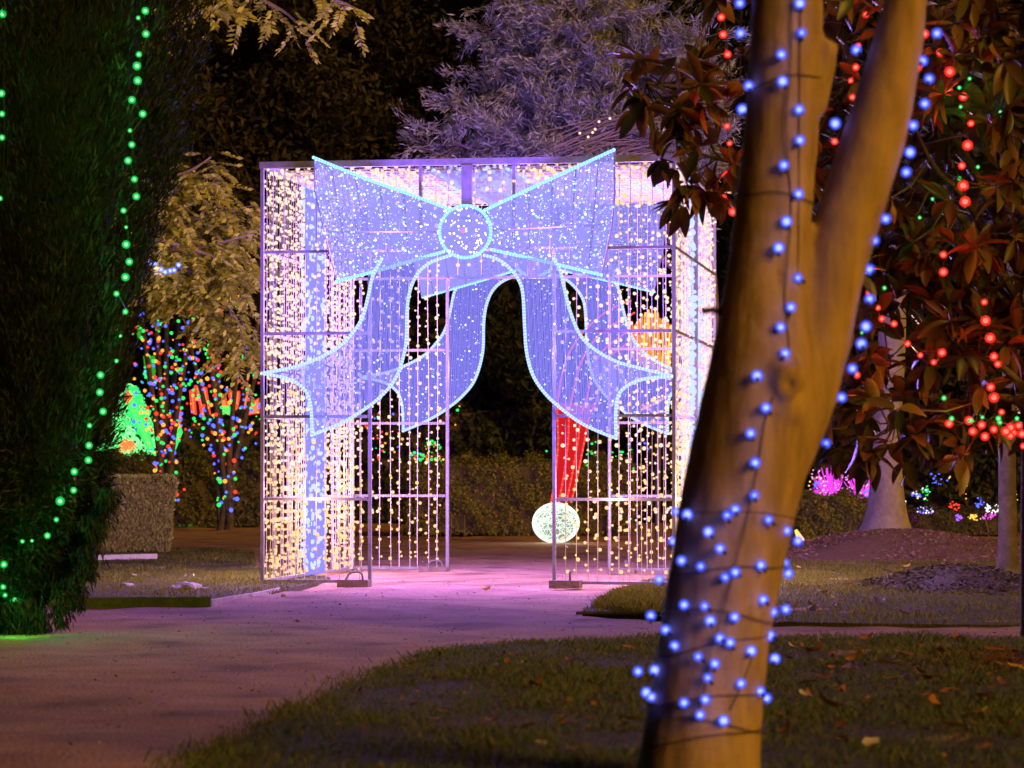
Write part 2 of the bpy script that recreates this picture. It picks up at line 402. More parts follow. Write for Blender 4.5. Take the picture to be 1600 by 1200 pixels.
tuft = gpoly([(925, 955), (1000, 962), (1060, 955), (1075, 925), (1010, 915), (955, 930)])
grass('grass_tuft', tuft, 14000, .025, .08, .004, 'longer grass tuft at the right foot of the lit arch', mat=GR_LIT)

def mound(name, cx, cy, rx, ry, h, mat, chips, ncol, label):
    n, m = 40, 14; V = [(cx, cy, h)]
    for j in range(1, m + 1):
        t = j / m
        for i in range(n):
            a = 2 * PI * i / n; k = 1 + .08 * math.sin(3 * a + 1) + .05 * math.sin(5 * a)
            V.append((cx + rx * k * t * math.cos(a), cy + ry * k * t * math.sin(a), h * (math.cos(t * PI) * .5 + .5) * (1 + .05 * math.sin(7 * a + 9 * t)) - .02 * t))
    F3 = [(0, 1 + i, 1 + (i + 1) % n) for i in range(n)]
    F4 = [(1 + (j - 1) * n + i, 1 + j * n + i, 1 + j * n + (i + 1) % n, 1 + (j - 1) * n + (i + 1) % n) for j in range(1, m) for i in range(n)]
    mb = MB(); mb.add(V, F3); mb.F.append((np.array(F4), 0))
    o = tag(mb.obj(name, mat, smooth=True), kind='structure')
    t = np.sqrt(rng.random(chips)); a = rng.random(chips) * 2 * PI
    c = np.stack([cx + rx * t * np.cos(a), cy + ry * t * np.sin(a), h * (np.cos(t * PI) * .5 + .5) + .004], 1)
    mb = MB(); leaves_into(mb, c, np.c_[rng.normal(0, .5, (chips, 2)), np.ones(chips)], .03, .085, .35)
    tag(mb.obj(name.replace('_bed', '_chips'), leafmat(name + '_chip', ncol, 0, .9)), label, 'mulch', kind='stuff')
    return o
def narrow_into(mb, c, d, l0, l1, ratio, mat=0):      # narrow leaves with a given direction
    n = len(c); d = d / (np.linalg.norm(d, axis=1)[:, None] + 1e-9)
    r = rng.normal(0, 1, (n, 3)); b = np.cross(d, r); b /= np.linalg.norm(b, axis=1)[:, None] + 1e-9
    l = (l0 + (l1 - l0) * rng.random(n))[:, None]
    V = np.stack([c, c + d * l * .45 + b * l * ratio * .5, c + d * l, c + d * l * .45 - b * l * ratio * .5], 1).reshape(-1, 3)
    F = (np.array([[0, 1, 2], [0, 2, 3]])[None] + (np.arange(n) * 4)[:, None, None]).reshape(-1, 3)
    mb.add(V, F, mat)
g = G(1410, 872); mound('mulch_mound_bed', g[0], 37.4, 2.6, 3.2, .36, M['mulch_bed'], 7000, [(.10, .05, .04), (.22, .12, .095), (.38, .25, .21)], 'brown bark mulch heaped round the pale tree trunk')
g = G(1510, 925); mound('dark_mulch_bed', g[0] + .1, 27.6, 1.15, 2.6, .22, M['dark_mulch_bed'], 5000, [(.03, .022, .02), (.07, .05, .045), (.20, .16, .15)], 'dark twiggy mulch heap on the right lawn')
g = G(1560, 1040); mound('leaf_litter_bed', g[0] + .2, 16.6, 1.0, 1.9, .05, M['dark_mulch_bed'], 2500, [(.06, .025, .015), (.13, .05, .025), (.22, .10, .04)], 'reddish leaf litter under the big leaved tree')
chips = 2600
pp = np.c_[rng.uniform(-4, 4, chips), rng.uniform(11, 46, chips)]
mb = MB(); spheres(mb, np.c_[pp, wob(pp[:, 0], pp[:, 1]) + .001], .002 + .007 * rng.random(chips) ** 3, ICO0)
tag(mb.obj('path_gravel', M['stone']), 'loose grit scattered over the packed path', 'gravel', kind='stuff')
n_ = 2600; pp = np.c_[rng.uniform(-4, 4, n_), rng.uniform(10.5, 30, n_)]; pp = pp[~inside(LAWN_F, pp) & ~inside(LAWN_R, pp) & ~inside(LAWN_L, pp)]
mb = MB(); leaves_into(mb, np.c_[pp, wob(pp[:, 0], pp[:, 1]) + .006], np.c_[rng.normal(0, .3, (len(pp), 2)), np.ones(len(pp))], .008, .035, .4)
tag(mb.obj('path_crumbs', leafmat('crumb', [(.03, .02, .012), (.10, .06, .03), (.30, .22, .16)], 0, .9)), 'dry leaf crumbs and bark bits on the packed path', 'leaf litter', kind='stuff')

# ------------------------------------------------------------------ gift box arch
YAW = math.radians(9.5); UA = np.array((math.cos(YAW), -math.sin(YAW), 0)); VA = np.array((math.sin(YAW), math.cos(YAW), 0))
ROOT = np.array(((731 - 800) / FPX * 27.6, 27.6, 0.0))
def FL(x, y, v0=0.0):                           # photo pixel to the arch's own front plane (across, up)
    r = np.array(((x - 800) / FPX, 1, (HOR - y) / FPX)); o = np.array((0, 0, EYE))
    t = (v0 - np.dot(o - ROOT, VA)) / np.dot(r, VA); p = o + t * r
    return np.array((np.dot(p - ROOT, UA), p[2]))
UL, UR, UP1, UP2 = FL(410, 600)[0], FL(1053, 600)[0], FL(578, 700)[0], FL(866, 700)[0]
HT, DP, Z0 = 4.0, 3.95, .05
LEV = [FL(731, y)[1] for y in (780, 650, 519, 390)]
arch = empty('gift_box_arch', ROOT, -YAW)
tag(arch, 'walk-through gift box light display with glowing blue bows and warm bulb walls', 'light display')
def bar(name, lo, hi, mat='metal', label=None):
    mb = MB(); box(mb, lo, hi); o = mb.obj(name, M[mat], arch)
    if label: o['label'] = label
    return o
def post(u, v, z1=HT, t=.016): bar('post', (u - t, v - t, 0), (u + t, v + t, z1))
for v in (0, DP):
    post(UL, v); post(UR, v); post(UP1, v, LEV[3]); post(UP2, v, LEV[3])
    for a, b in ((UL, UP1), (UP1, UP2), (UP2, UR)):
        zs = [Z0] + LEV if not (a == UP1) else [LEV[3]]
        for z in zs: bar('rail', (a + .0225, v - .014, z - .014), (b - .0225, v + .014, z + .014))
    bar('top_beam', (UL - .024, v - .03, HT + .001), (UR + .024, v + .03, HT + .062))
    um = FL(730, 300)[0]
    bar('header_post', (um - .05, v - .035, LEV[3] + .016), (um + .05, v + .012, HT))
    for px in (657, 803):
        u = FL(px, 300)[0]; bar('header_post', (u - .014, v - .014, LEV[3] + .016), (u + .014, v + .014, HT))
for u in (UL, UR):
    for z in [Z0] + LEV: bar('rail', (u - .014, .0225, z - .014), (u + .014, DP - .0225, z + .014))
    bar('top_beam', (u - .023, .032, HT + .002), (u + .023, DP - .032, HT + .058))
    bar('post', (u - .02, DP * .5 - .02, 0), (u + .02, DP * .5 + .02, HT - .002))
for k in (1, 2, 3): bar('roof_bar', (UL + .026, DP * k / 4 - .018, HT + .004), (UR - .026, DP * k / 4 + .018, HT + .04))

def string_mesh(name, length, step, mats, blue=None, big=1.0):
    # one hanging light string: wire, bulb stubs, bulbs. axis runs from 0 down to -length
    mb = MB(); n = int(length / step); z = -(np.arange(n) + .5) * step + rng.uniform(-.48, .48, n) * step
    wx = np.cumsum(rng.normal(0, .0022, 12)); wy = np.cumsum(rng.normal(0, .0022, 12)); zz = np.linspace(0, -length, 12)
    wx[-1] *= .3; pts = np.stack([wx, wy, zz], 1)
    strands(mb, pts[:-1], pts[1:], .0042, 0)
    a = rng.random(n) * 2 * PI; off = .012 + .026 * rng.random(n)
    w_ = np.stack([np.interp(-z, -zz, wx), np.interp(-z, -zz, wy), z], 1)
    c = w_ + np.stack([np.cos(a) * off, np.sin(a) * off, rng.normal(0, .008, n)], 1)
    strands(mb, w_, c, .0035, 0)
    isb = np.zeros(n, bool) if blue is None else blue(-z)
    r = rng.uniform(.0095, .0185, n) * big; r[rng.random(n) < .05] *= .35
    gold = ~isb & (-z / max(length, 3.9) > rng.uniform(.5, .9, n)) & (mats is M['string_warm']); r *= 1.3
    for k, sel in ((1, ~isb & ~gold), (2, isb), (3, gold)): spheres(mb, c[sel], r[sel], ICO0, k)
    return mb.mesh(name, [M['wire'], mats, M['string_ice'], M['string_gold']])
LV = HT - Z0 - .02
warm_str = [string_mesh('light_string', LV, .060, M['string_warm'], None, .88) for _ in range(6)]
sparse_str = [string_mesh('light_string', LV, .092, M['string_warm'], None, .95) for _ in range(6)]
blue_str = [string_mesh('light_string', LV, .060, M['string_ice'], None, 1.5) for _ in range(4)]
head_str = [string_mesh('light_string', HT - LEV[3] - .04, .10, M['string_warm']) for _ in range(4)]
LR = UR - UL - .06
roof_str = [string_mesh('light_string', LR, .105, M['string_warm'], lambda s: np.abs(s - LR * .5) < .45) for _ in range(5)]
roof_blue = [string_mesh('light_string', LR, .09, M['string_ice']) for _ in range(3)]
def hang(me, u, v, z=HT - .01, rz=None):
    o = link('light_string', me, arch); o.location = (u, v, z); o.rotation_euler = (random.uniform(-.003, .003), random.uniform(-.003, .003), random.uniform(0, 6.28) if rz is None else rz)
    return o
for v in (0, DP):
    for a, b in ((UL, UP1), (UP2, UR)):
        n = int((b - a) / .098)
        for i in range(1, n): hang(random.choice(sparse_str), a + (b - a) * i / n, v + .022 * (1 if v == 0 else -1))
    n = int((UP2 - UP1) / .12)
    for i in range(1, n): hang(random.choice(head_str), UP1 + (UP2 - UP1) * i / n, v + .026 * (1 if v == 0 else -1))
NS = 48
for u in (UL, UR):
    for i in range(1, NS):
        v = DP * i / NS
        if abs(i - NS / 2) < .6: continue
        me = random.choice(blue_str if abs(v - DP / 2) < .42 else warm_str)
        hang(me, u + .024 * (1 if u == UL else -1), v)
for i in range(1, NS):
    v = DP * i / NS
    me = random.choice(roof_blue if abs(v - DP / 2) < .42 else roof_str)
    o = link('light_string', me, arch); o.location = (UL + .03, v, HT - .012); o.rotation_euler = (random.uniform(-.01, .01), -PI / 2, 0)
    o.rotation_euler = (0, -PI / 2 + .0, 0); o.scale = (1, 1, 1)

# ribbon bands of glow-painted netting down the side walls and over the roof
def ribbon(A, B):
    mb = MB(); cut(mb, A, B, .0042); o = mb.obj('ribbon_band', M['glow_net_blue'], arch); return o
vv = np.arange(DP / 2 - .40, DP / 2 + .40, .021)
for u in (UL + .05, UR - .05): ribbon([(u, v, HT - .03) for v in vv], [(u, v, Z0) for v in vv])
uu = np.arange(-.40, .40, .021) + FL(727, 362, -.1)[0]
ribbon([(u, .05, HT - .05) for u in uu], [(u, DP - .05, HT - .05) for u in uu])

# bows: outlines in photo pixels of the front face, turned into the arch's own measures
def F2(pts): return np.array([FL(x, y, -.1) for x, y in pts])
UC = FL(727, 362, -.1)[0]
WING_L = F2([(700, 326), (650, 307), (570, 279), (492, 247), (494, 300), (508, 362), (527, 440), (600, 420), (692, 393)])
WING_R = F2([(757, 328), (820, 298), (890, 266), (960, 235), (961, 300), (957, 350), (940, 430), (870, 413), (768, 390)])
TL_out = spline(F2([(597, 405), (583, 432), (577, 460), (567, 497), (550, 523), (523, 548), (470, 572), (413, 584)]), 6)
TL_end = spline(F2([(413, 584), (453, 592), (477, 607), (487, 627), (490, 657), (490, 680)]), 6)
TL_bot = spline(F2([(490, 680), (533, 662), (567, 642), (597, 618), (620, 588), (634, 540), (636, 487), (641, 453), (653, 427), (673, 410), (703, 399)]), 6)
TR_in = spline(F2([(757, 399), (775, 404), (792, 415), (809, 435), (817, 458), (820, 511), (823, 550), (832, 584), (849, 611), (872, 634), (907, 660), (938, 675), (964, 685)]), 6)
TR_end = spline(F2([(964, 685), (964, 640), (970, 614), (991, 598), (1018, 591), (1051, 589)]), 6)
TR_out = spline(F2([(1051, 588), (999, 575), (964, 565), (930, 546), (907, 523), (892, 488), (884, 458), (876, 423), (866, 405)]), 6)
KC, KR = FL(727, 362, -.1), .245
def bow(vbase, sgn, dz, dense):
    def V3(p, extra=0.0):
        p = np.asarray(p, float).reshape(-1, 2)
        v = vbase + sgn * (.06 + .07 * np.clip(np.abs(p[:, 0] - UC) / 1.4, 0, 1.2) ** 2 + extra)
        return np.stack([p[:, 0], v, p[:, 1] + dz], 1)
    def rope(path, parent, kind, extra=.012):
        mb = MB(); q = V3(path, extra); tube(mb, resample(q, .05), .0165, 6, 0)
        spheres(mb, resample(q, .030), .0185, ICO0, 1)
        mb.obj('rope_light', [M['rope_' + kind], M['bead_' + kind]], parent)
    def net(name, poly, step, shear, mat, nled, layers=(0.0,), r=.0042, ribs=None, zstep=None):
        mb = MB()
        for ex in layers:
            sg = hatch(poly, step, shear); a = V3([s[0] for s in sg], ex); b = V3([s[1] for s in sg], ex)
            cut(mb, a, b, r)
            if zstep:
                pr = poly[:, ::-1]; sg = hatch(pr, zstep, 0); a = V3([(s[0][1], s[0][0]) for s in sg], ex); b = V3([(s[1][1], s[1][0]) for s in sg], ex)
                cut(mb, a, b, r * .7)
        o = mb.obj(name, M[mat], arch)
        mb = MB(); p = V3(sample_poly(poly, nled), .02); p[:, 1] += rng.uniform(-.01, .03, nled)
        big = rng.random(nled)
        hue = rng.integers(0, 3, nled); rad = .004 + .0095 * big ** 3.5
        for h in range(3): spheres(mb, p[hue == h], rad[hue == h], ICO0, h)
        tag(mb.obj('pin_lights', [M['spark'], M['string_ice'], M['bead_cyan']], o), kind='stuff')
        if ribs:
            mb = MB()
            for q in ribs: q = V3(q, -.02); tube(mb, q, .009, 5)
            mb.obj('frame_bar', M['dark_metal'], o)
        return o
    k = dense
    for poly, sh, oc in ((WING_L, -.17, WING_L[3]), (WING_R, .08, WING_R[3])):
        mid = (poly[5] + KC) / 2
        ribs = [np.array([poly[5] * .98 + KC * .02, KC])]
        for t in (.12, .3, .48, .66):
            ribs.append(np.array([poly[3] * (1 - t) + poly[0] * t, poly[6] * (1 - t) + poly[8] * t]))
        o = net('bow_loop', poly, .0122, sh, 'glow_net_lav', int(760 * k), (0.0, -.10), .0040, ribs, .045)
        rope(poly[:4], o, 'cyan'); rope(poly[6:], o, 'cyan')
        mb = MB(); tube(mb, V3(poly[3:7]), .008, 6); mb.obj('edge_bar', M['metal'], o)
    for outl, end, rest in ((TL_out, TL_end, TL_bot), (TR_in, TR_end, TR_out)):
        poly = np.vstack([outl, end[1:], rest[1:]])
        o = net('bow_tail', poly, .0112, .05 if outl is TL_out else -.05, 'glow_net_blue', int(330 * k), (0.03,), .0042)
        for q in (outl, end, rest): rope(q, o, 'blue', .035)
    a = np.linspace(0, 2 * PI, 41); circ = np.stack([KC[0] + KR * np.cos(a), KC[1] + KR * np.sin(a)], 1)
    mb = MB(); aa = np.linspace(0, 2 * PI, 64, endpoint=False)
    inn = np.stack([KC[0] + .03 * np.cos(aa), KC[1] + .03 * np.sin(aa)], 1); out = np.stack([KC[0] + KR * np.cos(aa), KC[1] + KR * np.sin(aa)], 1)
    A, B = V3(inn, .14), V3(out, .03); mid = (A + B) / 2; mid[:, 1] += sgn * .04
    strands(mb, A, mid, .0052, 0); strands(mb, mid, B, .0098, 0)
    o = mb.obj('bow_knot', M['glow_net_lav'], arch)
    mb = MB(); p = rng.normal(0, 1, (80, 2)); p = p / np.linalg.norm(p, axis=1)[:, None] * KR * np.sqrt(rng.random((80, 1))) + KC
    spheres(mb, V3(p, .15), rng.uniform(.005, .013, 80), ICO0); tag(mb.obj('pin_lights', M['spark'], o), kind='stuff')
    rope(circ, o, 'cyan', .04)
    mb = MB(); tube(mb, [V3(KC[None], .1)[0], V3(KC[None], .17)[0]], .028, 8); mb.obj('hub', M['dark_metal'], o)
bow(0.0, -1, 0.0, 1.0)
bow(DP, 1, .10, .7)

# feet of the arch
def foot(u0, u1, v, z, strap):
    mb = MB(); box(mb, (u0, v - .11, 0), (u1, v + .09, z)); o = mb.obj('base_block', M['steel_block'], arch)
    mb = MB(); um = (u0 + u1) / 2
    if strap: tube(mb, spline([(um - .07, v - .09, z + .001), (um - .03, v - .09, z + .06), (um + .03, v - .09, z + .075), (um + .085, v - .09, z + .06), (um + .10, v - .09, z + .001)], 5), .010, 6)
    else: tube(mb, [(um + .05, v - .07, z + .001), (um + .05, v - .07, z + .085)], .012, 6)
    mb.obj('handle', M['dark_metal'], o)
foot(UP1 - .29, UP1 + .01, -.03, .07, True); foot(UP2 - .03, UP2 + .26, -.03, .075, False)
foot(UP1 - .30, UP1 + .01, DP + .02, .06, True); foot(UP2 - .02, UP2 + .28, DP + .02, .06, False)

# the light the bulbs give
WC, BC = (1.0, .50, .45), (.27, .13, 1.0)
WW, BW = 26.0, 150.0
for u, s in ((UL, 1), (UR, -1)):
    for v in (.8, 3.1):
        for z in (.9, 2.6): lamp((u + s * .55, v, z), WW * 1.5, WC, .25, arch)
    for z in (.9, 2.2, 3.4): lamp((u + s * .5, DP / 2, z), BW * .7, BC, .2, arch)
    for v in (.9, 3.0): lamp((u - s * .45, v, .9), WW * 4.0, (1, .60, .36), .2, arch)
    lamp((u - s * .5, DP / 2, 1.6), BW * .28, BC, .2, arch)
for v, s in ((0, -1), (DP, 1)):
    for u in ((UL + UP1) / 2, (UP2 + UR) / 2): lamp((u, v + s * .2, .8), WW * .6, WC, .08, arch)
    for u, z in ((UC - .8, 3.2), (UC + .8, 3.2), (UC, 3.0), (UC - .75, 2.2), (UC + .75, 2.2)):
        lamp((u, v + s * .35, z), BW * (1.6 if v == 0 else 1.0), BC, .12, arch)
for u in (UL + .7, UR - .7):
    for v in (1.0, 3.0): lamp((u, v, HT - .8), WW * .6, WC, .25, arch); lamp((u, v, HT + .45), BW * .45, BC, .2, arch)
lamp((UC, DP * .5, HT - .7), BW * .8, BC, .25, arch); lamp((UC, DP * .5, HT + .5), BW * .8, (.40, .18, 1), .2, arch)


# ------------------------------------------------------------------ hedges
HEDGE_D = leafmat('dark_hedge_leaf', [(.035, .045, .018), (.07, .08, .032), (.12, .11, .05)], .1, .6)
HEDGE_L = leafmat('light_hedge_leaf', [(.25, .26, .08), (.34, .34, .11), (.45, .43, .15)], .2, .6)
HEDGE_M = leafmat('mixed_hedge_leaf', [(.10, .14, .03), (.18, .20, .05), (.30, .19, .055)], .25, .6)
def hedge(name, c, size, rz, label, n, mat, s0, s1, taper=1.0, rough=.06, round_=.0, wood=True):
    root = empty(name, (c[0], c[1], c[2] if len(c) > 2 else 0), rz); tag(root, label, 'hedge')
    sx, sy, sz = size; mb = MB()
    k = .5 * .93; kb = k * taper
    v = [(-sx * kb, -sy * kb, .06), (sx * kb, -sy * kb, .06), (sx * kb, sy * kb, .06), (-sx * kb, sy * kb, .06), (-sx * k, -sy * k, sz * .95), (sx * k, -sy * k, sz * .95), (sx * k, sy * k, sz * .95), (-sx * k, sy * k, sz * .95)]
    mb.add(v, [(0, 3, 2, 1), (4, 5, 6, 7), (0, 1, 5, 4), (1, 2, 6, 5), (2, 3, 7, 6), (3, 0, 4, 7)])
    mb.obj('inner_mass', M['dark_bark'] if wood or mat is not HEDGE_L else surf('inner_twig', (.16, .13, .06), (.24, .19, .09), 30, .9), root)
    area = np.array([sx * sz, sx * sz * .25, sy * sz, sy * sz, sx * sy]); f = rng.choice(5, n, p=area / area.sum())
    a, b = rng.random(n) - .5, rng.random(n); P_ = np.zeros((n, 3)); N = np.zeros((n, 3))
    tp = taper + (1 - taper) * b
    for k_, (ax, sg) in enumerate(((1, -1), (1, 1), (0, -1), (0, 1))):
        q = f == k_; o = 1 - ax
        P_[q, o] = a[q] * (sx if ax else sy) * tp[q]; P_[q, ax] = sg * .5 * (sy if ax else sx) * tp[q]; P_[q, 2] = b[q] * sz * .98 + .02; N[q, ax] = sg
    q = f == 4; P_[q, 0] = a[q] * sx; P_[q, 1] = (b[q] - .5) * sy; P_[q, 2] = sz; N[q, 2] = 1
    bump = rough * (np.sin(P_[:, 0] * 5 + 1) * np.sin(P_[:, 2] * 6 + P_[:, 1] * 4) + .6 * np.sin(P_[:, 0] * 11 + P_[:, 2] * 9))
    P_ += N * (bump + rng.normal(0, rough * .5, n))[:, None]
    if round_: P_[:, 2] -= round_ * (np.abs(P_[:, 0] / sx * 2) ** 3) * (P_[:, 2] / sz)
    mb = MB()
    if mat is HEDGE_L: narrow_into(mb, P_, N * .45 + np.array((0, 0, .8)) + rng.normal(0, .4, (n, 3)), s0, s1 * 1.4, .38)
    else: leaves_into(mb, P_, N + rng.normal(0, .55, (n, 3)), s0, s1, .6)
    tag(mb.obj('foliage', mat, root), kind='stuff')
    if wood:
        for i in range(int(sx * 3)):
            x = (random.random() - .5) * sx * .9 * taper; mb = MB()
            tube(mb, [(x, -sy * .5 * taper + .05, -.02), (x + random.uniform(-.06, .06), -sy * .5 * taper - .02, .15), (x + random.uniform(-.14, .14), -sy * .5 * taper - .03, .36)], [.016, .012, .006], 5)
            mb.obj('stem', M['twig'], root)
    return root
p = G(196, 867); hedge('clipped_hedge', (p[0] - .2, p[1] + .6, .0), (1.30, 1.2, 1.0), .42, 'pale clipped hedge block wider at its top, on a white kerb', 24000, HEDGE_L, .025, .05, .86, .012, wood=False)
p = G(300, 823); hedge('dark_hedge', (p[0] - .6, 58.6), (4.6, 1.4, 1.40), 0, 'long dark hedge under the multicoloured tree lights', 16000, HEDGE_D, .05, .10, 1, .07)
p = G(790, 838); hedge('path_end_hedge', (p[0] + .25, 50.6), (3.9, 1.3, 1.25), 0, 'rusty green hedge at the path end, seen through the arch', 20000, HEDGE_M, .035, .075, 1, .10)
p = G(1300, 850); hedge('round_hedge', (p[0] + .1, 44.5), (1.3, 1.2, .72), 0, 'small amber lit hedge below the magenta lights', 7000, HEDGE_M, .03, .07, 1, .07, .15)
p = G(1500, 835); hedge('flower_bed_hedge', (p[0] + .2, 50.5), (2.3, 1.0, .42), 0, 'low dark hedge below the small scattered colour lights', 7000, HEDGE_D, .03, .06, 1, .06)

# ------------------------------------------------------------------ dark trees behind everything
GROVE = [leafmat('grove_leaf_%d' % i, c, .15, .7) for i, c in enumerate(([(.010, .010, .009), (.025, .022, .019), (.05, .037, .034)], [(.008, .012, .008), (.018, .025, .014), (.034, .038, .024)]))]
def big_tree(x, d, crown_z, rx, rz, ry, n, mat, label, s0=.12, s1=.30, lean=0.0, clumps=70):
    bx = (x - 800) / FPX * d
    root = empty('tree', (bx, d, 0)); tag(root, label, 'tree', 'dark trees behind the display')
    mb = MB(); top = crown_z + rz * .3
    pts = spline([(0, 0, -.1), (.05, .1, top * .3), (lean * .5, 0, top * .65), (lean, 0, top)], 5)
    tube(mb, pts, np.linspace(.30, .08, len(pts)), 9)
    for i in range(7):
        z = top * (.35 + .08 * i); a = random.random() * 2 * PI; e = np.array((math.cos(a) * rx * .6, math.sin(a) * ry * .6, rz * .4))
        b0 = np.array((lean * z / top, 0, z)); tube(mb, spline([b0, b0 + e * .5 + (0, 0, .1), b0 + e], 3), np.linspace(.09, .02, 7), 5)
    mb.obj('trunk', M['dark_bark'], root, True)
    u = rng.normal(0, 1, (clumps, 3)); u /= np.linalg.norm(u, axis=1)[:, None]; u *= (rng.random(clumps) ** .4)[:, None]
    cc = u * (rx, ry, rz) + (lean, 0, crown_z); k = rng.integers(0, clumps, n)
    q = rng.normal(0, 1, (n, 3)); q /= np.linalg.norm(q, axis=1)[:, None]; rr = (.25 + .16 * rng.random(clumps)) * min(rx, rz) * .9
    pts = cc[k] + q * (rr[k] * (.75 + .3 * rng.random(n)))[:, None]
    pts[:, 2] = np.maximum(pts[:, 2], .1)
    mb = MB(); leaves_into(mb, pts, q + rng.normal(0, .6, (n, 3)), s0, s1, .42)
    tag(mb.obj('crown', mat, root), kind='stuff'); return root
for x, d, cz, rx, rz, n, m, lab in (
    (-120, 74, 6.5, 3.6, 6.6, 16000, 0, 'broad dark tree mostly hidden behind the left cypress'),
    (170, 78, 7.2, 3.4, 7.0, 20000, 1, 'dark tree behind the yellow leaves, left of the arch'),
    (430, 72, 7.0, 3.3, 7.2, 26000, 0, 'dark brown tree rising above the top left corner of the arch'),
    (610, 80, 8.0, 3.2, 7.8, 26000, 0, 'dark tree directly above the left bow loop'),
    (790, 66, 4.6, 2.0, 4.5, 22000, 1, 'dark conifer seen through the arch opening'),
    (930, 78, 8.2, 3.4, 7.8, 20000, 1, 'dark tree behind the silvery purple foliage'),
    (1130, 70, 6.8, 3.0, 6.8, 18000, 1, 'dark tree behind the wrapped foreground trunk'),
    (1350, 66, 6.8, 3.0, 6.6, 18000, 0, 'dark tree behind the pale trunk on the mulch mound'),
    (1600, 70, 6.8, 3.4, 6.6, 16000, 1, 'dark tree behind the red bulbs at the right edge')):
    big_tree(x, d, cz, rx, rz, 1.8, n, GROVE[m], lab)

for x0, x1, d, h, lab in ((-60, 210, 64, 2.4, 'dark shrub bank behind the cypress'), (215, 470, 65, 2.3, 'dark shrub bank behind the coloured tree lights'), (480, 740, 64, 2.5, 'dark shrub bank behind the back left panel'), (745, 1010, 66, 2.6, 'dark shrub bank behind the path end hedge'), (1020, 1270, 64, 2.4, 'dark shrub bank behind the foreground trunk'), (1275, 1470, 63, 2.2, 'dark shrub bank behind the magenta fans'), (1475, 1700, 63, 2.3, 'dark shrub bank behind the flower bed lights')):
    hedge('shrub_bank', ((x0 + x1 - 1600) / 2 / FPX * d, d), ((x1 - x0) / FPX * d + .3, 1.6, h), 0, lab, 9000, GROVE[1], .10, .22, 1, .16, .3, wood=False)['group'] = 'shrub banks at the back'

# silvery tree lit by the arch
def silver_tree():
    d = 36.5; root = empty('willow_leaved_tree', ((1108 - 800) / FPX * d, d, 0)); tag(root, 'silvery narrow-leaved tree glowing purple above the arch', 'tree')
    o = np.array(root.location)
    mb = MB(); base = np.zeros(3); tips = []
    tpts = spline([(0, 0, -.1), (-.05, .1, 1.6), (.0, 0, 3.2), (-.15, 0, 4.6)], 5); tube(mb, tpts, np.linspace(.17, .10, len(tpts)), 9)
    mb.obj('trunk', M['twig'], root, True)
    specs = [(690, 215, -.2), (740, 120, .4), (800, 40, .2), (660, 235, .3), (850, -30, -.3), (760, 210, -.5), (850, 150, -.6), (930, 90, .0), (1000, 30, .4), (930, 200, -.5), (1020, 200, -.2), (1060, 120, .2), (900, -60, .6), (1100, 40, -.4), (780, -40, .8), (735, 30, .3), (820, 95, -.2), (885, 40, -.5), (960, -20, .2), (700, 160, .1), (790, 160, -.3), (870, 220, -.6)]
    leafc, leafd = [], []; tw = MB()
    for x, y, dd in specs:
        e = P(x, y, d + dd) - o; s0 = tpts[-1] * random.uniform(.72, 1.0)
        path = spline([s0, s0 * .45 + e * .55 + np.array((0, 0, .25)), e], 6); mb2 = MB()
        tube(mb2, path, np.linspace(.055, .012, len(path)), 6); mb2.obj('limb', M['twig'], root, True)
        for i in range(60):
            t = random.uniform(.3, 1.0); b = path[int(t * (len(path) - 1))]
            dr = np.array((random.gauss(-.25, .6), random.gauss(-.25, .6), random.gauss(.05, .5))); dr /= np.linalg.norm(dr)
            L = random.uniform(.35, .95); end = b + dr * L + np.array((0, 0, -.12 * L)); m_ = (b + end) / 2 + np.array((0, 0, .06))
            strands(tw, [b, m_], [m_, end], .006)
            for j in range(11):
                u = random.uniform(.25, 1.0); q = b + (end - b) * u
                n = 9; v = rng.normal(0, .55, (n, 3)) + dr * .9
                leafc.append(q[None] + rng.normal(0, .04, (n, 3))); leafd.append(v)
    tag(tw.obj('twigs', M['twig'], root), kind='stuff')
    mb = MB(); narrow_into(mb, np.concatenate(leafc), np.concatenate(leafd), .06, .13, .16)
    tag(mb.obj('crown', leafmat('silver_leaf', [(.13, .14, .11), (.29, .30, .25), (.50, .50, .43)], .2, .55), root), kind='stuff')
    # hanging bare twigs above the right bow loop
    mb = MB()
    for i in range(60):
        a = P(random.uniform(980, 1090), random.uniform(170, 250), d - .9) - o; L = random.uniform(.7, 1.5)
        e = a + np.array((-L, random.uniform(-.3, .1), -L * random.uniform(.15, .55))); m_ = (a + e) / 2 + np.array((0, 0, random.uniform(.02, .14)))
        strands(mb, [a, m_], [m_, e], .006)
    tag(mb.obj('bare_twigs', M['twig'], root), kind='stuff')
    st = empty('warm_light_string', P(935, 203, d - 1.3)); tag(st, 'few tiny warm bulbs in the silvery tree above the arch', 'string lights')
    so = np.array(st.location); pts = [P(x, y, d - 1.3) - so for x, y in ((906, 208), (919, 214), (926, 207), (930, 202), (936, 190), (953, 185), (963, 162))]
    mb = MB(); strands(mb, pts[:-1], pts[1:], .004, 0); mb.obj('cable', M['cable'], st)
    for q in pts: mb = MB(); spheres(mb, [q], .017, ICO1, 0); mb.obj('bulb', M['string_warm'], st)
silver_tree()

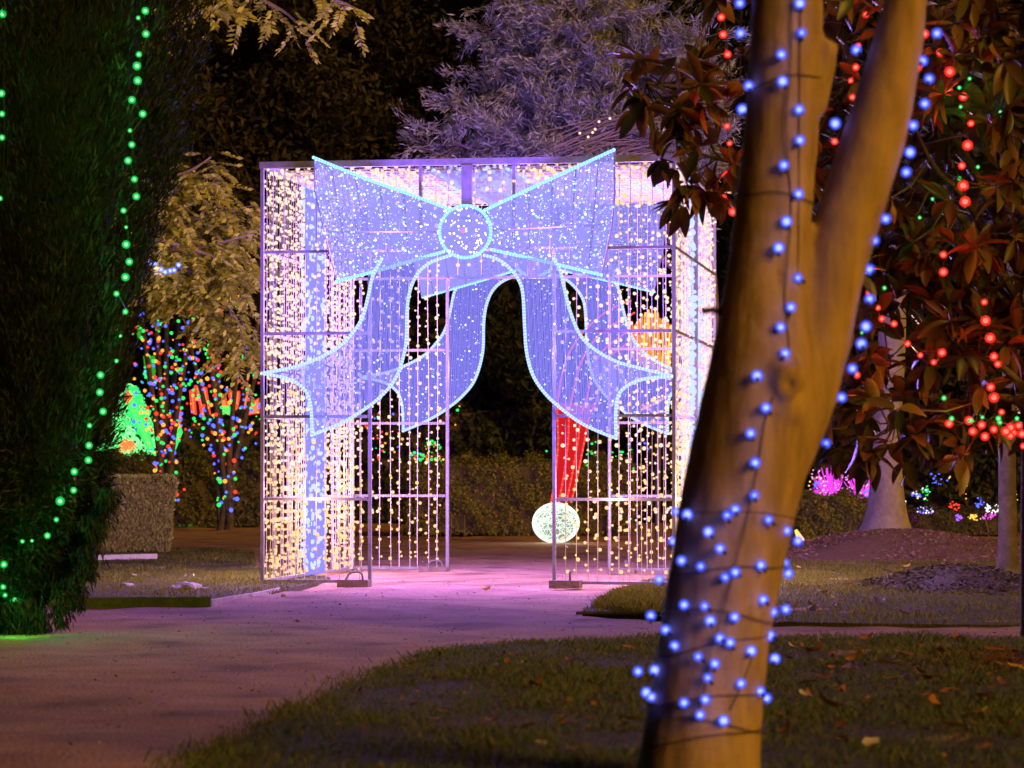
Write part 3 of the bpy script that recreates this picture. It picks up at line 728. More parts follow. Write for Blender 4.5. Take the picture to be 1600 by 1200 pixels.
# ------------------------------------------------------------------ yellow compound-leaved tree on the left
def ash_tree():
    d = 33.5; root = empty('ash_tree', ((95 - 800) / FPX * d, d, 0)); tag(root, 'tree with yellow feathery leaves between the cypress and the arch', 'tree'); o = np.array(root.location)
    mb = MB(); tp = spline([(0, 0, -.1), (.05, 0, 1.5), (.0, .1, 3.2), (.2, 0, 5.0), (.5, -.5, 6.6)], 5); tube(mb, tp, np.linspace(.16, .06, len(tp)), 9); mb.obj('trunk', M['twig'], root, True)
    LC, LD = [], []
    def limb(px, zs, nleaf, dd, spread, droop):
        nleaf = int(nleaf * 1.6)
        e = [P(x, y, d + dd) - o for x, y in px]; s0 = np.array((.03, 0, zs)); path = spline([s0] + e, 7); m2 = MB()
        tube(m2, path, np.linspace(.045, .008, len(path)), 6); m2.obj('limb', M['twig'], root, True)
        q = resample(np.array(path), .02); m3 = MB()
        for i in range(nleaf):
            b = q[int(len(q) * random.uniform(.42, 1.0)) - 1] + rng.normal(0, spread * .35, 3)
            a = random.random() * 2 * PI; dr = np.array((math.cos(a), math.sin(a) * .8, random.uniform(-.9, .25) - droop)); dr /= np.linalg.norm(dr)
            c = b + dr * random.uniform(0, spread); L = random.uniform(.20, .32); sag = np.array((0, 0, -.05)); end = c + dr * L + sag
            strands(m3, [c], [end], .0028)
            side = np.cross(dr, (0, 0, 1.)); side /= np.linalg.norm(side) + 1e-6; side = side * random.uniform(.6, 1) + np.array((0, 0, random.uniform(-.4, .2)))
            for j in range(6):
                u = .15 + .15 * j; q2 = c + (end - c) * u
                for sg in (-1, 1): LC.append(q2); LD.append(dr * .65 + sg * side)
            LC.append(end); LD.append(dr)
        tag(m3.obj('leaf_stalks', M['twig'], root), kind='stuff')
    limb([(200, 330), (270, 300), (345, 285)], 3.0, 70, -.1, .30, .1); limb([(200, 300), (290, 270), (330, 245)], 3.4, 55, .2, .26, .1)
    limb([(180, 360), (290, 345), (400, 320)], 2.9, 85, 0, .32, .2); limb([(190, 400), (300, 390), (395, 365)], 2.7, 85, -.3, .30, .3)
    limb([(170, 430), (260, 425), (340, 410)], 2.5, 60, -.2, .26, .3); limb([(200, 420), (310, 430), (370, 500), (385, 560)], 2.7, 75, -.4, .22, .5)
    limb([(200, 380), (330, 400), (405, 440)], 2.8, 50, -.5, .22, .3); limb([(220, 440), (320, 470), (345, 520)], 2.6, 50, -.3, .22, .4)
    limb([(180, 60), (330, -20), (430, 10), (490, 60)], 5.4, 46, -3.0, .16, .3); limb([(200, 20), (380, -40), (500, -10), (560, 15)], 5.8, 46, -3.2, .15, .2)
    limb([(200, 60), (280, -10), (360, 10)], 5.5, 24, -3.0, .12, .2)
    mb = MB(); narrow_into(mb, np.array(LC), np.array(LD), .065, .115, .48)
    tag(mb.obj('crown', leafmat('ash_leaf', [(.26, .27, .02), (.46, .46, .03), (.58, .57, .06)], .42, .6), root), kind='stuff')
    st = empty('violet_light_string', P(250, 420, d - .8)); tag(st, 'short run of violet blue bulbs on the yellow tree branch', 'string lights'); so = np.array(st.location)
    pts = [P(x, y, d - .8) - so for x, y in ((226, 408), (234, 410), (243, 412), (252, 421), (258, 425), (266, 423), (272, 422), (279, 414))]
    mb = MB(); strands(mb, pts[:-1], pts[1:], .006, 0); mb.obj('cable', M['cable'], st)
    for q in pts:
        mb = MB(); spheres(mb, [q], .019, ICO1, 0); spheres(mb, [q], .034, ICO1, 1); mb.obj('bulb', ICEB, st)
    lamp((0, -.1, 0), 3, (.25, .2, 1), .05, st)
ash_tree()

# ------------------------------------------------------------------ cypress with green bulbs
CYD = 20.0; CYX = [(-700, 60, 235), (-300, 70, 238), (0, 72, 236), (150, 66, 236), (240, 60, 224), (330, 52, 200), (400, 50, 186), (480, 46, 166), (560, 44, 152), (640, 44, 134), (740, 44, 122), (800, 38, 128), (860, 32, 100), (905, 26, 74), (940, 22, 44), (970, 20, 16), (985, 20, 6)]
def cy_prof(y): a = np.array(CYX, float); return np.interp(y, a[:, 0], a[:, 1]), np.interp(y, a[:, 0], a[:, 2])
def cypress():
    root = empty('cypress', P(44, HOR + FPX * EYE / CYD, CYD)); root.location.z = 0; tag(root, 'tall dark cypress at the left edge, hung with green bulbs', 'tree'); o = np.array(root.location)
    mb = MB(); ys = [1000, 900, 700, 400, 0, -600]; pts = [P(cy_prof(y)[0], y, CYD) - o for y in ys]; pts[0] = np.array((0, 0, -.05)); tube(mb, pts, [.13, .12, .11, .09, .08, .04], 8); mb.obj('trunk', M['dark_bark'], root, True)
    sc = CYD / FPX; mb = MB()
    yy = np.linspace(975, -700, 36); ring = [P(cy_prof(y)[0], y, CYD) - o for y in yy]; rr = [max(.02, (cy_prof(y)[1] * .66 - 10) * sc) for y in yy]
    tube(mb, ring, rr, 16); mb.obj('light_block_core', surf('light_block_core', (.003, .004, .002), (.008, .010, .005), 14, .95), root, True)  # dark tube added inside the crown to block light
    n = 170000; y = 985 - (985 + 650) * rng.random(n); c, r = cy_prof(y); a = rng.random(n) * 2 * PI
    f = (.66 + .34 * rng.random(n) ** .55) * (1 + .06 * np.sin(a * 7 + y * .011) + .055 * np.sin(a * 13 - y * .03) + .04 * np.sin(y * .09 + a * 5))
    C = np.stack([(c - 800) * sc + np.cos(a) * r * f * sc, CYD + np.sin(a) * r * f * sc, EYE + (HOR - y) * sc], 1) - o
    D = np.stack([np.cos(a) * .5, np.sin(a) * .5, .9 + np.zeros(n)], 1) + rng.normal(0, .38, (n, 3))
    low = y > 700; D[low, 2] -= 1.1
    mb = MB(); narrow_into(mb, C, D, .04, .10, .15)
    # drooping sprays at the foot
    for x0, y0, L in ((40, 930, .28), (95, 905, .30), (60, 950, .20), (140, 850, .22), (15, 940, .25), (120, 890, .25), (150, 800, .18), (165, 760, .15)):
        m = 500; t = rng.random(m); q = P(x0, y0, CYD - .35) - o
        cc = q[None] + np.stack([rng.normal(0, .05, m) * (1 - .5 * t), rng.normal(0, .06, m), -t * L], 1); dd = np.stack([rng.normal(0, .4, m), rng.normal(0, .4, m), -np.ones(m)], 1); narrow_into(mb, cc, dd, .04, .09, .16)
    tag(mb.obj('crown', leafmat('cypress_leaf', [(.0015, .004, .0015), (.003, .007, .002), (.008, .009, .003)], .1, .7), root), kind='stuff')
    gb = [(227, 17, 1), (216, 28, .6), (228, 53, 1), (217, 85, .8), (214, 103, 1.1), (215, 126, 1.1), (206, 156, 1), (223, 178, 1), (203, 204, .6), (206, 226, .9), (200, 251, 1), (210, 280, .9), (213, 307, 1), (193, 329, .8), (197, 355, .5), (197, 382, 1.1), (202, 409, 1), (196, 433, 1.1), (182, 459, .8), (196, 487, .8), (188, 525, .5), (182, 564, .6), (157, 586, 1), (156, 613, 1), (161, 643, 1), (140, 665, .7), (139, 696, 1), (138, 719, 1), (116, 737, 1), (115, 766, .9), (94, 783, 1.2), (88, 812, .7), (74, 837, .9), (50, 845, .5), (35, 846, .6)]
    def string(lst, label):
        p3 = []
        for x, y, k in lst:
            c, r = cy_prof(y); dx = min(abs(x - c), r * .93); p3.append(P(x, y, CYD - math.sqrt(max(r * r - dx * dx, 0)) * sc * 1.05 - .04))
        st = empty('green_light_string', p3[-1]); tag(st, label, 'string lights', 'green strings on the cypress'); so = np.array(st.location)
        mb = MB(); tube(mb, [q - so + np.array((0, .09, 0)) for q in p3], .003, 5); mb.obj('cable', M['cable'], st)
        for q, (x, y, k) in zip(p3, lst):
            mb = MB(); spheres(mb, [(0, 0, 0)], .013 * k, ICO1, 0); spheres(mb, [(0, 0, 0)], .026 * k, ICO1, 1)
            b = mb.obj('bulb', GREEN, st, True); b.location = q - so; lamp(q - so + np.array((0, -.03, 0)), .9 * k, (.02, 1, .12), .03, st)
    string(gb, 'long green string winding down the right side of the cypress')
    string([(4, 22, 1), (2, 146, 1), (3, 178, .8), (3, 215, .8), (0, 310, .7)], 'green bulbs at the upper left edge of the cypress')
    string([(6, 882, 1), (5, 917, .8), (23, 937, .7), (8, 930, .7)], 'green bulbs near the foot of the cypress')
    q = P(25, 950, CYD - .75) - o; lamp(q, 6.0, (.02, 1, .12), .05, root)
cypress()

# ------------------------------------------------------------------ wrapped tree in the foreground
TD = 10.0; sc = TD / FPX
def fore_tree():
    root = empty('plane_tree', (P(1095, 1200, TD)[0], TD, 0)); tag(root, 'forked smooth-barked tree wrapped in blue bulbs in the foreground', 'tree'); o = np.array(root.location)
    def path(lst, dy=0.0):
        pts = [P(x, y, TD + dd) - o for x, y, r, dd in lst]; return spline(pts, 6), spline(np.array([[r * sc, 0] for x, y, r, dd in lst]), 6)[:, 0]
    mb = MB()
    A = [(1088, 1275, 108, 0), (1092, 1200, 97, 0), (1103, 1100, 90, 0), (1117, 1000, 87, 0), (1133, 900, 88, 0), (1152, 800, 91, 0), (1174, 700, 94, 0), (1192, 610, 92, 0), (1196, 520, 78, .0), (1199, 430, 64, 0), (1208, 330, 61, 0), (1219, 220, 59, 0), (1226, 110, 58, 0), (1230, 0, 56, 0), (1232, -150, 52, 0), (1225, -350, 45, .1)]
    B = [(1172, 830, 50, .02), (1205, 720, 62, .02), (1243, 620, 64, .03), (1274, 530, 56, .05), (1297, 440, 52, .06), (1322, 350, 51, .07), (1352, 260, 50, .08), (1378, 170, 47, .09), (1400, 80, 41, .1), (1416, 0, 34, .1), (1440, -120, 30, .15), (1480, -300, 24, .3)]
    C = [(1262, 170, 30, 0), (1278, 120, 26, 0), (1290, 80, 20, -.02), (1298, 62, 14, -.03)]
    for L in (A, B, C):
        p, r = path(L); tube(mb, p, r, 20)
    p, r = path([(1190, 600, 40, -.10), (1225, 590, 34, -.16), (1234, 600, 26, -.20)]); tube(mb, p, r, 14)
    a = np.linspace(0, 2 * PI, 17); ce = P(1233, 600, TD - .215) - o; tube(mb, [ce + np.array((math.cos(t) * .034, 0, math.sin(t) * .042)) for t in a], .013, 8, cap=False)
    for x, y, r_ in ((1222, 640, 40),): spheres(mb, [P(x, y, TD - .12) - o], r_ * sc, ICO2)
    tr = mb.obj('trunk', M['bark'], root, True)
    rm = tr.modifiers.new('remesh', 'REMESH'); rm.mode = 'VOXEL'; rm.voxel_size = .012; rm.use_smooth_shade = True
    sm = tr.modifiers.new('smooth', 'SMOOTH'); sm.iterations = 12; sm.factor = .6
    tx = bpy.data.textures.new('bark_relief', 'CLOUDS'); tx.noise_scale = .11; tx.noise_depth = 3
    dp = tr.modifiers.new('relief', 'DISPLACE'); dp.texture = tx; dp.strength = .013; dp.mid_level = .5; dp.texture_coords = 'LOCAL'
    mb = MB(); tube(mb, [P(1130, 488, TD - .02) - o, P(1112, 484, TD - .04) - o, P(1098, 486, TD - .05) - o], [.012, .010, .011], 7); mb.obj('twig_stub', M['dark_bark'], root, True)
    # bulbs
    bl = [(1156, 5), (1250, 5), (1253, 51), (1157, 52), (1221, 85), (1223, 127), (1170, 134), (1160, 171), (1249, 171), (1250, 219), (1225, 258), (1248, 303), (1229, 346), (1217, 387), (1247, 434), (1236, 480), (1220, 511), (1227, 552), (1183, 587), (1197, 637), (1173, 677), (1180, 723), (1179, 774)]
    br = [(1464, 52), (1442, 95), (1452, 123), (1445, 162), (1427, 196), (1422, 238), (1416, 269), (1384, 342), (1366, 376), (1359, 421), (1359, 467), (1353, 510), (1346, 537), (1332, 576), (1315, 621), (1291, 693)]
    bf = [(1338, 78), (1305, 193)]
    bb = [(1149, 796), (1136, 805), (1201, 812), (1056, 799), (1074, 804), (1107, 831), (1125, 857), (1052, 846), (1065, 876), (1095, 885), (1189, 883), (1229, 829), (1247, 845), (1227, 880), (1232, 896), (1133, 902), (1149, 894), (1030, 905), (1069, 945), (1101, 947), (1017, 962), (1193, 937), (1208, 956), (1228, 952), (1110, 970), (1148, 964), (1040, 984), (1054, 1009), (1125, 997), (1141, 1004), (1203, 993), (1174, 1017), (1091, 1026), (1117, 1037), (1106, 1059), (1211, 1029), (997, 1049), (1023, 1047), (1158, 1068), (1010, 1082), (1018, 1089), (1069, 1098), (1102, 1093), (1094, 1117), (1131, 1126), (1188, 1080), (1198, 1091)]
    PA = np.array([(y, x, r, dd) for x, y, r, dd in A]); PB = np.array([(y, x, r, dd) for x, y, r, dd in B])
    PA = PA[np.argsort(PA[:, 0])]; PB = PB[np.argsort(PB[:, 0])]
    def surf_pt(x, y, out=.022):
        best = TD + .11
        for T in (PA, PB):
            if y < T[0, 0] or y > T[-1, 0]: continue
            c, r, dd = (np.interp(y, T[:, 0], T[:, k]) for k in (1, 2, 3)); dx = x - c
            if abs(dx) < r: best = min(best, TD + dd - math.sqrt(r * r - dx * dx) * sc)
        return P(x, y, best - out)
    bm = MB(); spheres(bm, [(0, 0, 0)], .0088, ICO2, 0); spheres(bm, [(0, 0, 0)], .0178, ICO2, 1); bme = bm.mesh('bulb', BLUE, True); bm2 = MB(); spheres(bm2, [(0, 0, 0)], .0062, ICO2, 0); spheres(bm2, [(0, 0, 0)], .0160, ICO2, 1); bme2 = bm2.mesh('bulb', BLUE, True); bm3 = MB(); spheres(bm3, [(0, 0, 0)], .0115, ICO2, 0); spheres(bm3, [(0, 0, 0)], .0195, ICO2, 1); bme3 = bm3.mesh('bulb', BLUE, True)
    sk = MB(); tube(sk, [(0, 0, -.030), (0, 0, -.012)], .006, 6); skm = sk.mesh('socket', [M['cable']])
    def string(lists, label, cables, rings=()):
        st = empty('blue_light_string', (P(1110, 1000, TD)[0], TD, .4)); tag(st, label, 'string lights', 'blue strings on the foreground tree'); so = np.array(st.location)
        for x, y in lists:
            q = surf_pt(x, y) - so; b = link('bulb', random.choice((bme, bme, bme2, bme3)), st); b.location = q; b.rotation_euler = (random.uniform(-1, 1), random.uniform(-1, 1), 0)
            k = link('socket', skm, b)
            lamp(q + np.array((0, -.02, 0)), .075, (.08, .10, 1), .02, st)
        for cpx in cables:
            mb = MB(); tube(mb, spline([surf_pt(x, y, .008) - so for x, y in cpx], 5), .0020, 5); mb.obj('cable', M['cable'], st)
        for y, slope in rings:
            c, r = np.interp(y, PA[:, 0], PA[:, 1]), np.interp(y, PA[:, 0], PA[:, 2])
            if 640 < y < 830: c += 18; r += 16
            mb = MB(); t = np.linspace(0, 2 * PI, 41)
            tube(mb, [np.array(P(c + math.cos(a) * (r + 3), y + slope * math.cos(a) + 4 * math.sin(3 * a), TD)) + np.array((0, -math.sin(a) * (r + 3) * sc, 0)) - so for a in t], .0020, 5, cap=False); mb.obj('cable', M['cable'], st)
    string(bl, 'blue bulbs running up the left limb of the foreground tree', [[(1237, -20), (1236, 90), (1228, 200), (1236, 330), (1226, 470), (1232, 560), (1200, 640), (1182, 740), (1170, 800)], [(1252, -20), (1250, 60), (1249, 170), (1248, 300), (1246, 430), (1232, 500)], [(1154, -20), (1156, 52), (1166, 130), (1160, 171)]], [(130, -10), (310, 6)])
    string(br + bf, 'blue bulbs running along the right edge of the right limb', [[(1470, -10), (1464, 52), (1450, 123), (1442, 162), (1427, 196), (1418, 262), (1384, 342), (1362, 400), (1356, 480), (1338, 560), (1315, 621), (1288, 700), (1255, 800)], [(1345, -30), (1338, 78), (1320, 140), (1305, 193)]], [])
    string(bb, 'dense blue bulbs wound round the lower trunk of the foreground tree', [[(1170, 800), (1150, 880), (1128, 960), (1112, 1010), (1104, 1060), (1090, 1120)], [(1190, 1000), (1174, 1030), (1160, 1068), (1140, 1110)]], [(803, 8), (887, -6), (955, 14), (1003, -18), (1085, -10), (1122, 16), (1145, -14)])
fore_tree()

# ------------------------------------------------------------------ magnolia with red and green bulbs
def magnolia():
    d0 = 19.0; root = empty('magnolia_tree', (P(1612, 1000, d0)[0], d0, 0)); tag(root, 'big-leaved tree at the right edge, leaves brown beneath, hung with red bulbs', 'tree'); o = np.array(root.location)
    mb = MB(); tp = spline([(0, 0, -.05), (.0, 0, 1.2), (.03, 0, 2.4), (.0, .1, 4.2), (-.1, .1, 6)], 5); tube(mb, tp, np.linspace(.075, .045, len(tp)), 9); mb.obj('trunk', M['dark_bark'], root, True)
    limbs = []
    for zz, px in ((2.0, [(1500, 400), (1380, 330), (1250, 250)]), (2.2, [(1480, 200), (1330, 150), (1120, 140), (1010, 130)]), (2.1, [(1450, 290), (1280, 280), (1130, 250), (1060, 230)]), (1.6, [(1540, 560), (1430, 560), (1340, 600)]), (1.5, [(1560, 620), (1480, 640), (1400, 660)]), (2.6, [(1520, 100), (1440, 40), (1350, -40)]), (2.9, [(1560, 30), (1540, -60)]), (1.9, [(1560, 450), (1500, 480), (1440, 500)]), (2.4, [(1600, 260), (1560, 180)]), (2.0, [(1520, 330), (1460, 260), (1420, 180)])):
        pts = spline([np.array((0, 0, zz))] + [P(x, y, d0 + random.uniform(-.5, .5)) - o for x, y in px], 6); m2 = MB(); tube(m2, pts, np.linspace(.03, .008, len(pts)), 6); m2.obj('limb', M['dark_bark'], root, True); limbs.append(resample(np.array(pts), .05))
    # leaf meshes
    lm = leafmat('magnolia_leaf', [(.035, .045, .016), (.07, .07, .022), (.12, .075, .03), (.16, .10, .03)], .15, .38, (.20, .095, .035), 'object')
    lms = leafmat('magnolia_leaf_mass', [(.03, .036, .014), (.06, .055, .02), (.11, .06, .025), (.14, .08, .03)], .15, .4, (.17, .08, .03))
    def leaf_arrays(bend, fold):
        V, Fq = [], []; N = 7
        for i in range(N):
            t = i / (N - 1); wd = .20 * math.sin(PI * min(.98, .06 + t * .94)) ** .75; z = -bend * t * t
            for s in (-1, 0, 1): V.append((t, s * wd, z + fold * abs(s) * wd))
        for i in range(N - 1):
            for k in (0, 1): Fq.append((i * 3 + k, (i + 1) * 3 + k, (i + 1) * 3 + k + 1, i * 3 + k + 1))
        return np.array(V), np.array(Fq)
    tmpl = [leaf_arrays(b, f) for b, f in ((.08, .5), (.25, .4), (.4, .3), (-.08, .6))]
    mes = []
    for v, f in tmpl: m = MB(); m.add(v, f); mes.append(m.mesh('leaf', [lm], True))
    tips = []
    region = np.array([(972, 95), (1030, 60), (1110, 60), (1130, -80), (1700, -80), (1700, 640), (1600, 700), (1480, 735), (1400, 720), (1320, 740), (1270, 660), (1260, 470), (1180, 380), (1135, 325), (1060, 345), (1045, 270), (1000, 210)])
    for i in range(330):
        x, y = sample_poly(region, 1)[0]
        if x < 1240 and random.random() < .25: continue
        tips.append(P(x, y, d0 + random.gauss(0, .55)) - o)
    for x, y in ((990, 135), (1000, 150), (1040, 190), (1085, 100), (1090, 230), (1100, 300), (1075, 290), (1120, 300), (1060, 150), (1110, 170), (1490, 380), (1545, 390), (1390, 690), (1430, 680), (1350, 640)): tips.append(P(x, y, d0 - .6) - o)
    for i in range(70): tips.append(P(random.uniform(1440, 1680), random.uniform(-60, 330), d0 + random.gauss(.1, .5)) - o)
    for i in range(90): tips.append(P(random.uniform(1290, 1660), random.uniform(330, 690), d0 + random.gauss(.1, .5)) - o)
    L = []
    tw = MB()
    for t in tips:
        lim = min(limbs, key=lambda q: np.min(np.linalg.norm(q - t, axis=1))); b = lim[np.argmin(np.linalg.norm(lim - t, axis=1))]
        m_ = (b + t) / 2 + np.array((0, 0, -.05)); strands(tw, [b, m_], [m_, t], .006)
        ax = (t - b) + rng.normal(0, .1, 3); ax /= np.linalg.norm(ax) + 1e-6
        for k in range(random.randint(5, 9)):
            dr = ax * .55 + rng.normal(0, .75, 3); dr[2] -= .25; dr /= np.linalg.norm(dr)
            up = np.array((0, 0, 1.)) + rng.normal(0, .45, 3); y_ = np.cross(up, dr); y_ /= np.linalg.norm(y_) + 1e-6; z_ = np.cross(dr, y_)
            L.append((t + dr * .02, np.stack([dr, y_, z_], 1), random.uniform(.14, .225), random.randrange(4)))
    tag(tw.obj('twigs', M['dark_bark'], root), kind='stuff')
    L.sort(key=lambda q: q[0][1])
    for c, R, s, k in L[:290]:
        ob = link('leaf', mes[k], root); m4 = Matrix([[*(R[i] * s), c[i]] for i in range(3)] + [[0, 0, 0, 1]]); ob.matrix_local = m4
    mb = MB()
    for c, R, s, k in L[290:]: mb.add(tmpl[k][0] @ R.T * s + c, tmpl[k][1])
    tag(mb.obj('leaf_mass', lms, root, True), kind='stuff')
    def string(name, px, mats, label, grp, r, d, w, col):
        st = empty(name, P(px[0][0], px[0][1], d)); tag(st, label, 'string lights', grp); so = np.array(st.location)
        pts = [P(x, y, d + random.uniform(-.12, .12)) - so for x, y in px]; q = []
        for a, b in zip(pts[:-1], pts[1:]): q += [a, (a + b) / 2 + np.array((0, .02, -.02))]
        q.append(pts[-1]); mb = MB(); tube(mb, q, .003, 4); mb.obj('cable', M['cable'], st)
        for p in pts:
            k = random.uniform(.7, 1.1); mb = MB(); spheres(mb, [(0, 0, 0)], r * .52 * k, ICO1, 0); spheres(mb, [(0, 0, 0)], r * k, ICO1, 1); b = mb.obj('bulb', mats, st, True); b.location = p
            lamp(p + np.array((0, -.02, 0)), w * k, col, .02, st)
    RG, GG = 'red strings in the big-leaved tree', 'green strings in the big-leaved tree'; rc, gc = (1, .03, .02), (.02, 1, .1)
    string('red_light_string', [(1127, 27), (1130, 54), (1137, 85), (1136, 197), (1140, 224), (1144, 282), (1131, 308), (1145, 331)], RED, 'red string hanging just left of the foreground trunk', RG, .028, 18.3, 1.0, rc)
    string('red_light_string', [(1353, 23), (1341, 71), (1337, 105), (1329, 126), (1332, 152), (1304, 221)], RED, 'red string between the two limbs of the foreground tree', RG, .027, 18.3, 1.0, rc)
    string('red_light_string', [(1445, 53), (1433, 104), (1469, 82), (1484, 112), (1483, 143), (1505, 151), (1517, 193), (1512, 227), (1503, 259), (1505, 290), (1508, 315)], RED, 'upper red string right of the foreground tree', RG, .034, 18.2, 1.1, rc)
    string('red_light_string', [(1474, 398), (1474, 425), (1523, 410), (1538, 472), (1540, 501), (1547, 528), (1553, 557), (1559, 569), (1548, 605), (1553, 621)], RED, 'red string down the right edge below the leaf whorls', RG, .032, 18.2, 1.1, rc)
    string('red_light_string', [(1359, 458), (1372, 481), (1378, 498), (1397, 506), (1418, 537), (1472, 551), (1459, 566), (1438, 555), (1360, 601), (1339, 586)], RED, 'loose red string crossing beside the blue bulbs', RG, .027, 18.3, 1.1, rc)
    string('red_light_string', [(1483, 662), (1514, 657), (1534, 664), (1520, 674), (1539, 682), (1553, 671), (1565, 644), (1579, 668), (1572, 674), (1579, 681), (1592, 665), (1585, 676), (1597, 678), (1599, 697)], RED, 'red bulb bunch around the thin trunk at the right edge', RG, .031, 18.2, 1.1, rc)
    string('green_light_string', [(1515, 123), (1499, 137), (1547, 145), (1563, 175), (1501, 167), (1467, 163), (1499, 279), (1528, 261), (1457, 311), (1437, 340)], GREEN, 'small green bulbs among the upper leaves on the right', GG, .016, 18.6, .25, gc)
    string('green_light_string', [(1382, 450), (1347, 520), (1367, 612), (1475, 622), (1487, 654), (1517, 657), (1535, 652), (1560, 654), (1562, 660), (1589, 654)], GREEN, 'small green bulbs strung above the red bunch', GG, .018, 18.1, .25, gc)
magnolia()

# other trunks on the right
def trunk_tree(x, ybase, d, r0, r1, ytop, lean, mat, label, flare=1.6):
    b = P(x, ybase, d); root = empty('tree', (b[0], d, b[2] - .08)); tag(root, label, 'tree'); o = np.array(root.location)
    top = P(x + lean, ytop, d) - o; mb = MB(); h = top[2]
    pts = spline([(0, 0, 0), (.005, 0, .15), (.01, 0, .35), (.01, 0, .7), (.02 * lean / 20, 0, h * .35), (top[0] * .5 + .03, 0, h * .6), (top[0], 0, h)], 6); n = len(pts); t = np.linspace(0, 1, n)
    tube(mb, pts, r1 + (r0 - r1) * (1 - t) + r0 * (flare - 1) * np.exp(-pts[:, 2] / .28), 14); mb.obj('trunk', M[mat], root, True)
    n = 5000; q = rng.normal(0, 1, (n, 3)); q /= np.linalg.norm(q, axis=1)[:, None]; c = top + np.array((0, 0, .6)) + q * (rng.random(n) ** .4)[:, None] * np.array((1.6, 1.2, 1.4))
    m2 = MB(); leaves_into(m2, c, q + rng.normal(0, .6, (n, 3)), .10, .2, .4); tag(m2.obj('crown', GROVE[1], root), kind='stuff')
    return root
trunk_tree(1384, 829, 38.0, .24, .17, 330, 12, 'pale_bark', 'pale pinkish trunk standing on the brown mulch mound', 1.7)
trunk_tree(1573, 892, 32.0, .115, .085, 300, 6, 'dark_bark', 'slim grey trunk beside the dark mulch, right of the mound', 1.1)

# ------------------------------------------------------------------ far lit things
def multi_string(name, pts, cols, r, label, cat='string lights', grp=None, cable=True, parts=True):
    base = np.array(pts).mean(0); base[2] = min(p[2] for p in pts); st = empty(name, base); tag(st, label, cat, grp); mb = MB(); pts = np.array(pts) - base
    if cable: strands(mb, pts[:-1], pts[1:], .004, 0)
    keys = sorted(set(cols)); ar = np.array([keys.index(c) for c in cols]); rr = r * rng.uniform(.42, 1.15, len(pts))
    if parts:
        for q, c, r_ in zip(pts, cols, rr):
            if c not in BME: m_ = MB(); spheres(m_, [(0, 0, 0)], 1.0, ICO1); BME[c] = m_.mesh('bulb', [E[c]], True)
            b = link('bulb', BME[c], st); b.location = q; b.scale = (r_,) * 3
        return st
    for i, k in enumerate(keys): spheres(mb, pts[ar == i], rr[ar == i], ICO0, i + 1)
    tag(mb.obj('bulb_cluster', [M['cable']] + [E[k] for k in keys], st), kind='stuff'); return st
BME = {}
def myrtle(xb, yb, d, tops, lab, slab, step):
    b = P(xb, yb, d); root = empty('myrtle_tree', (b[0], d, 0)); tag(root, lab, 'tree', 'many-stemmed trees left of the arch'); o = np.array(root.location); allp, allc = [], []
    for x, y, k in tops:
        e = P(x, y, d + random.uniform(-.4, .4)) - o; m_ = e * .45 + np.array((-e[0] * .12, 0, 0)); p0 = np.array((random.uniform(-.12, .12), 0, -.05))
        q = spline([p0, m_, e, e + (e - m_) * .5], 6); mb = MB(); tube(mb, q, np.linspace(.07, .025, len(q)), 7); mb.obj('stem', M['dark_bark'], root, True)
        if k:
            rs = resample(q, step)
            for i, w_ in enumerate(rs):
                if w_[2] < .5 or w_[2] > e[2] * 1.02: continue
                if random.random() < .2: continue
                a = i * 1.9; allp.append(w_ + o + np.array((math.cos(a) * .10 + random.gauss(0, .07), -.07 + math.sin(a) * .05, random.uniform(-.10, .10)))); allc.append(random.choice('rgbogbro'))
                if random.random() < .35: allp.append(w_ + o + np.array((random.gauss(0, .16), -.1, random.gauss(0, .12)))); allc.append(random.choice('rgbogb'))
    multi_string('coloured_light_string', allp, allc, .037, slab, grp='coloured strings left of the arch', cable=False)
    n = 2500; q = rng.normal(0, 1, (n, 3)); c = np.array((0, 0, 5.2)) + q * np.array((1.1, .8, .6)); mb = MB(); leaves_into(mb, c, q, .08, .16, .45); tag(mb.obj('crown', GROVE[1], root), kind='stuff')
myrtle(258, 760, 56, [(212, 440, 1), (240, 440, 1), (262, 420, 0), (285, 430, 1), (310, 440, 1), (225, 520, 1), (300, 500, 1)], 'many-stemmed tree with coloured bulbs beside the cypress', 'coloured bulbs climbing the stems nearest the cypress', .11)
myrtle(352, 760, 54, [(320, 470, 1), (335, 520, 1), (372, 560, 1), (398, 590, 1), (410, 470, 0), (302, 560, 1)], 'many-stemmed tree with coloured bulbs beside the arch wall', 'coloured bulbs climbing the stems nearest the arch', .12)
pts = [P(random.uniform(208, 408), random.triangular(440, 715, 640), random.uniform(52, 54)) for _ in range(240)]
pts.sort(key=lambda p: p[0]); multi_string('coloured_light_string', pts, [random.choice('rgbobg') for _ in pts], .033, 'loose coloured bulbs scattered through the left stems', grp='coloured strings left of the arch', cable=False)

def sculpture(name, label, cat='light sculpture'): r = empty(name); return tag(r, label, cat)
def panel(root, px, d, mat, step_px, rope=None, thick=.12, part='panel'):
    poly = np.array(px, float); s = d / FPX; mb = MB(); o = np.array(root.location)
    for e in (0, thick):
        sg = hatch(poly, step_px, .1)
        if sg: strands(mb, [P(a[0], a[1], d + e) - o for a, b in sg], [P(b[0], b[1], d + e) - o for a, b in sg], .0125, 0)
    ob = mb.obj(part, mat, root)
    if rope is not None:
        m2 = MB(); q = np.vstack([poly, poly[:1]]); tube(m2, [P(x, y, d - .03) - o for x, y in q], .022, 5); m2.obj('rope_light', rope, ob)
    return ob
NR = emit('net_orange', (1, .22, .06), 1.1); NG = emit('net_green', (.12, 1, .16), 1.0); NGD = emit('net_dim_green', (.06, .50, .02), .6)
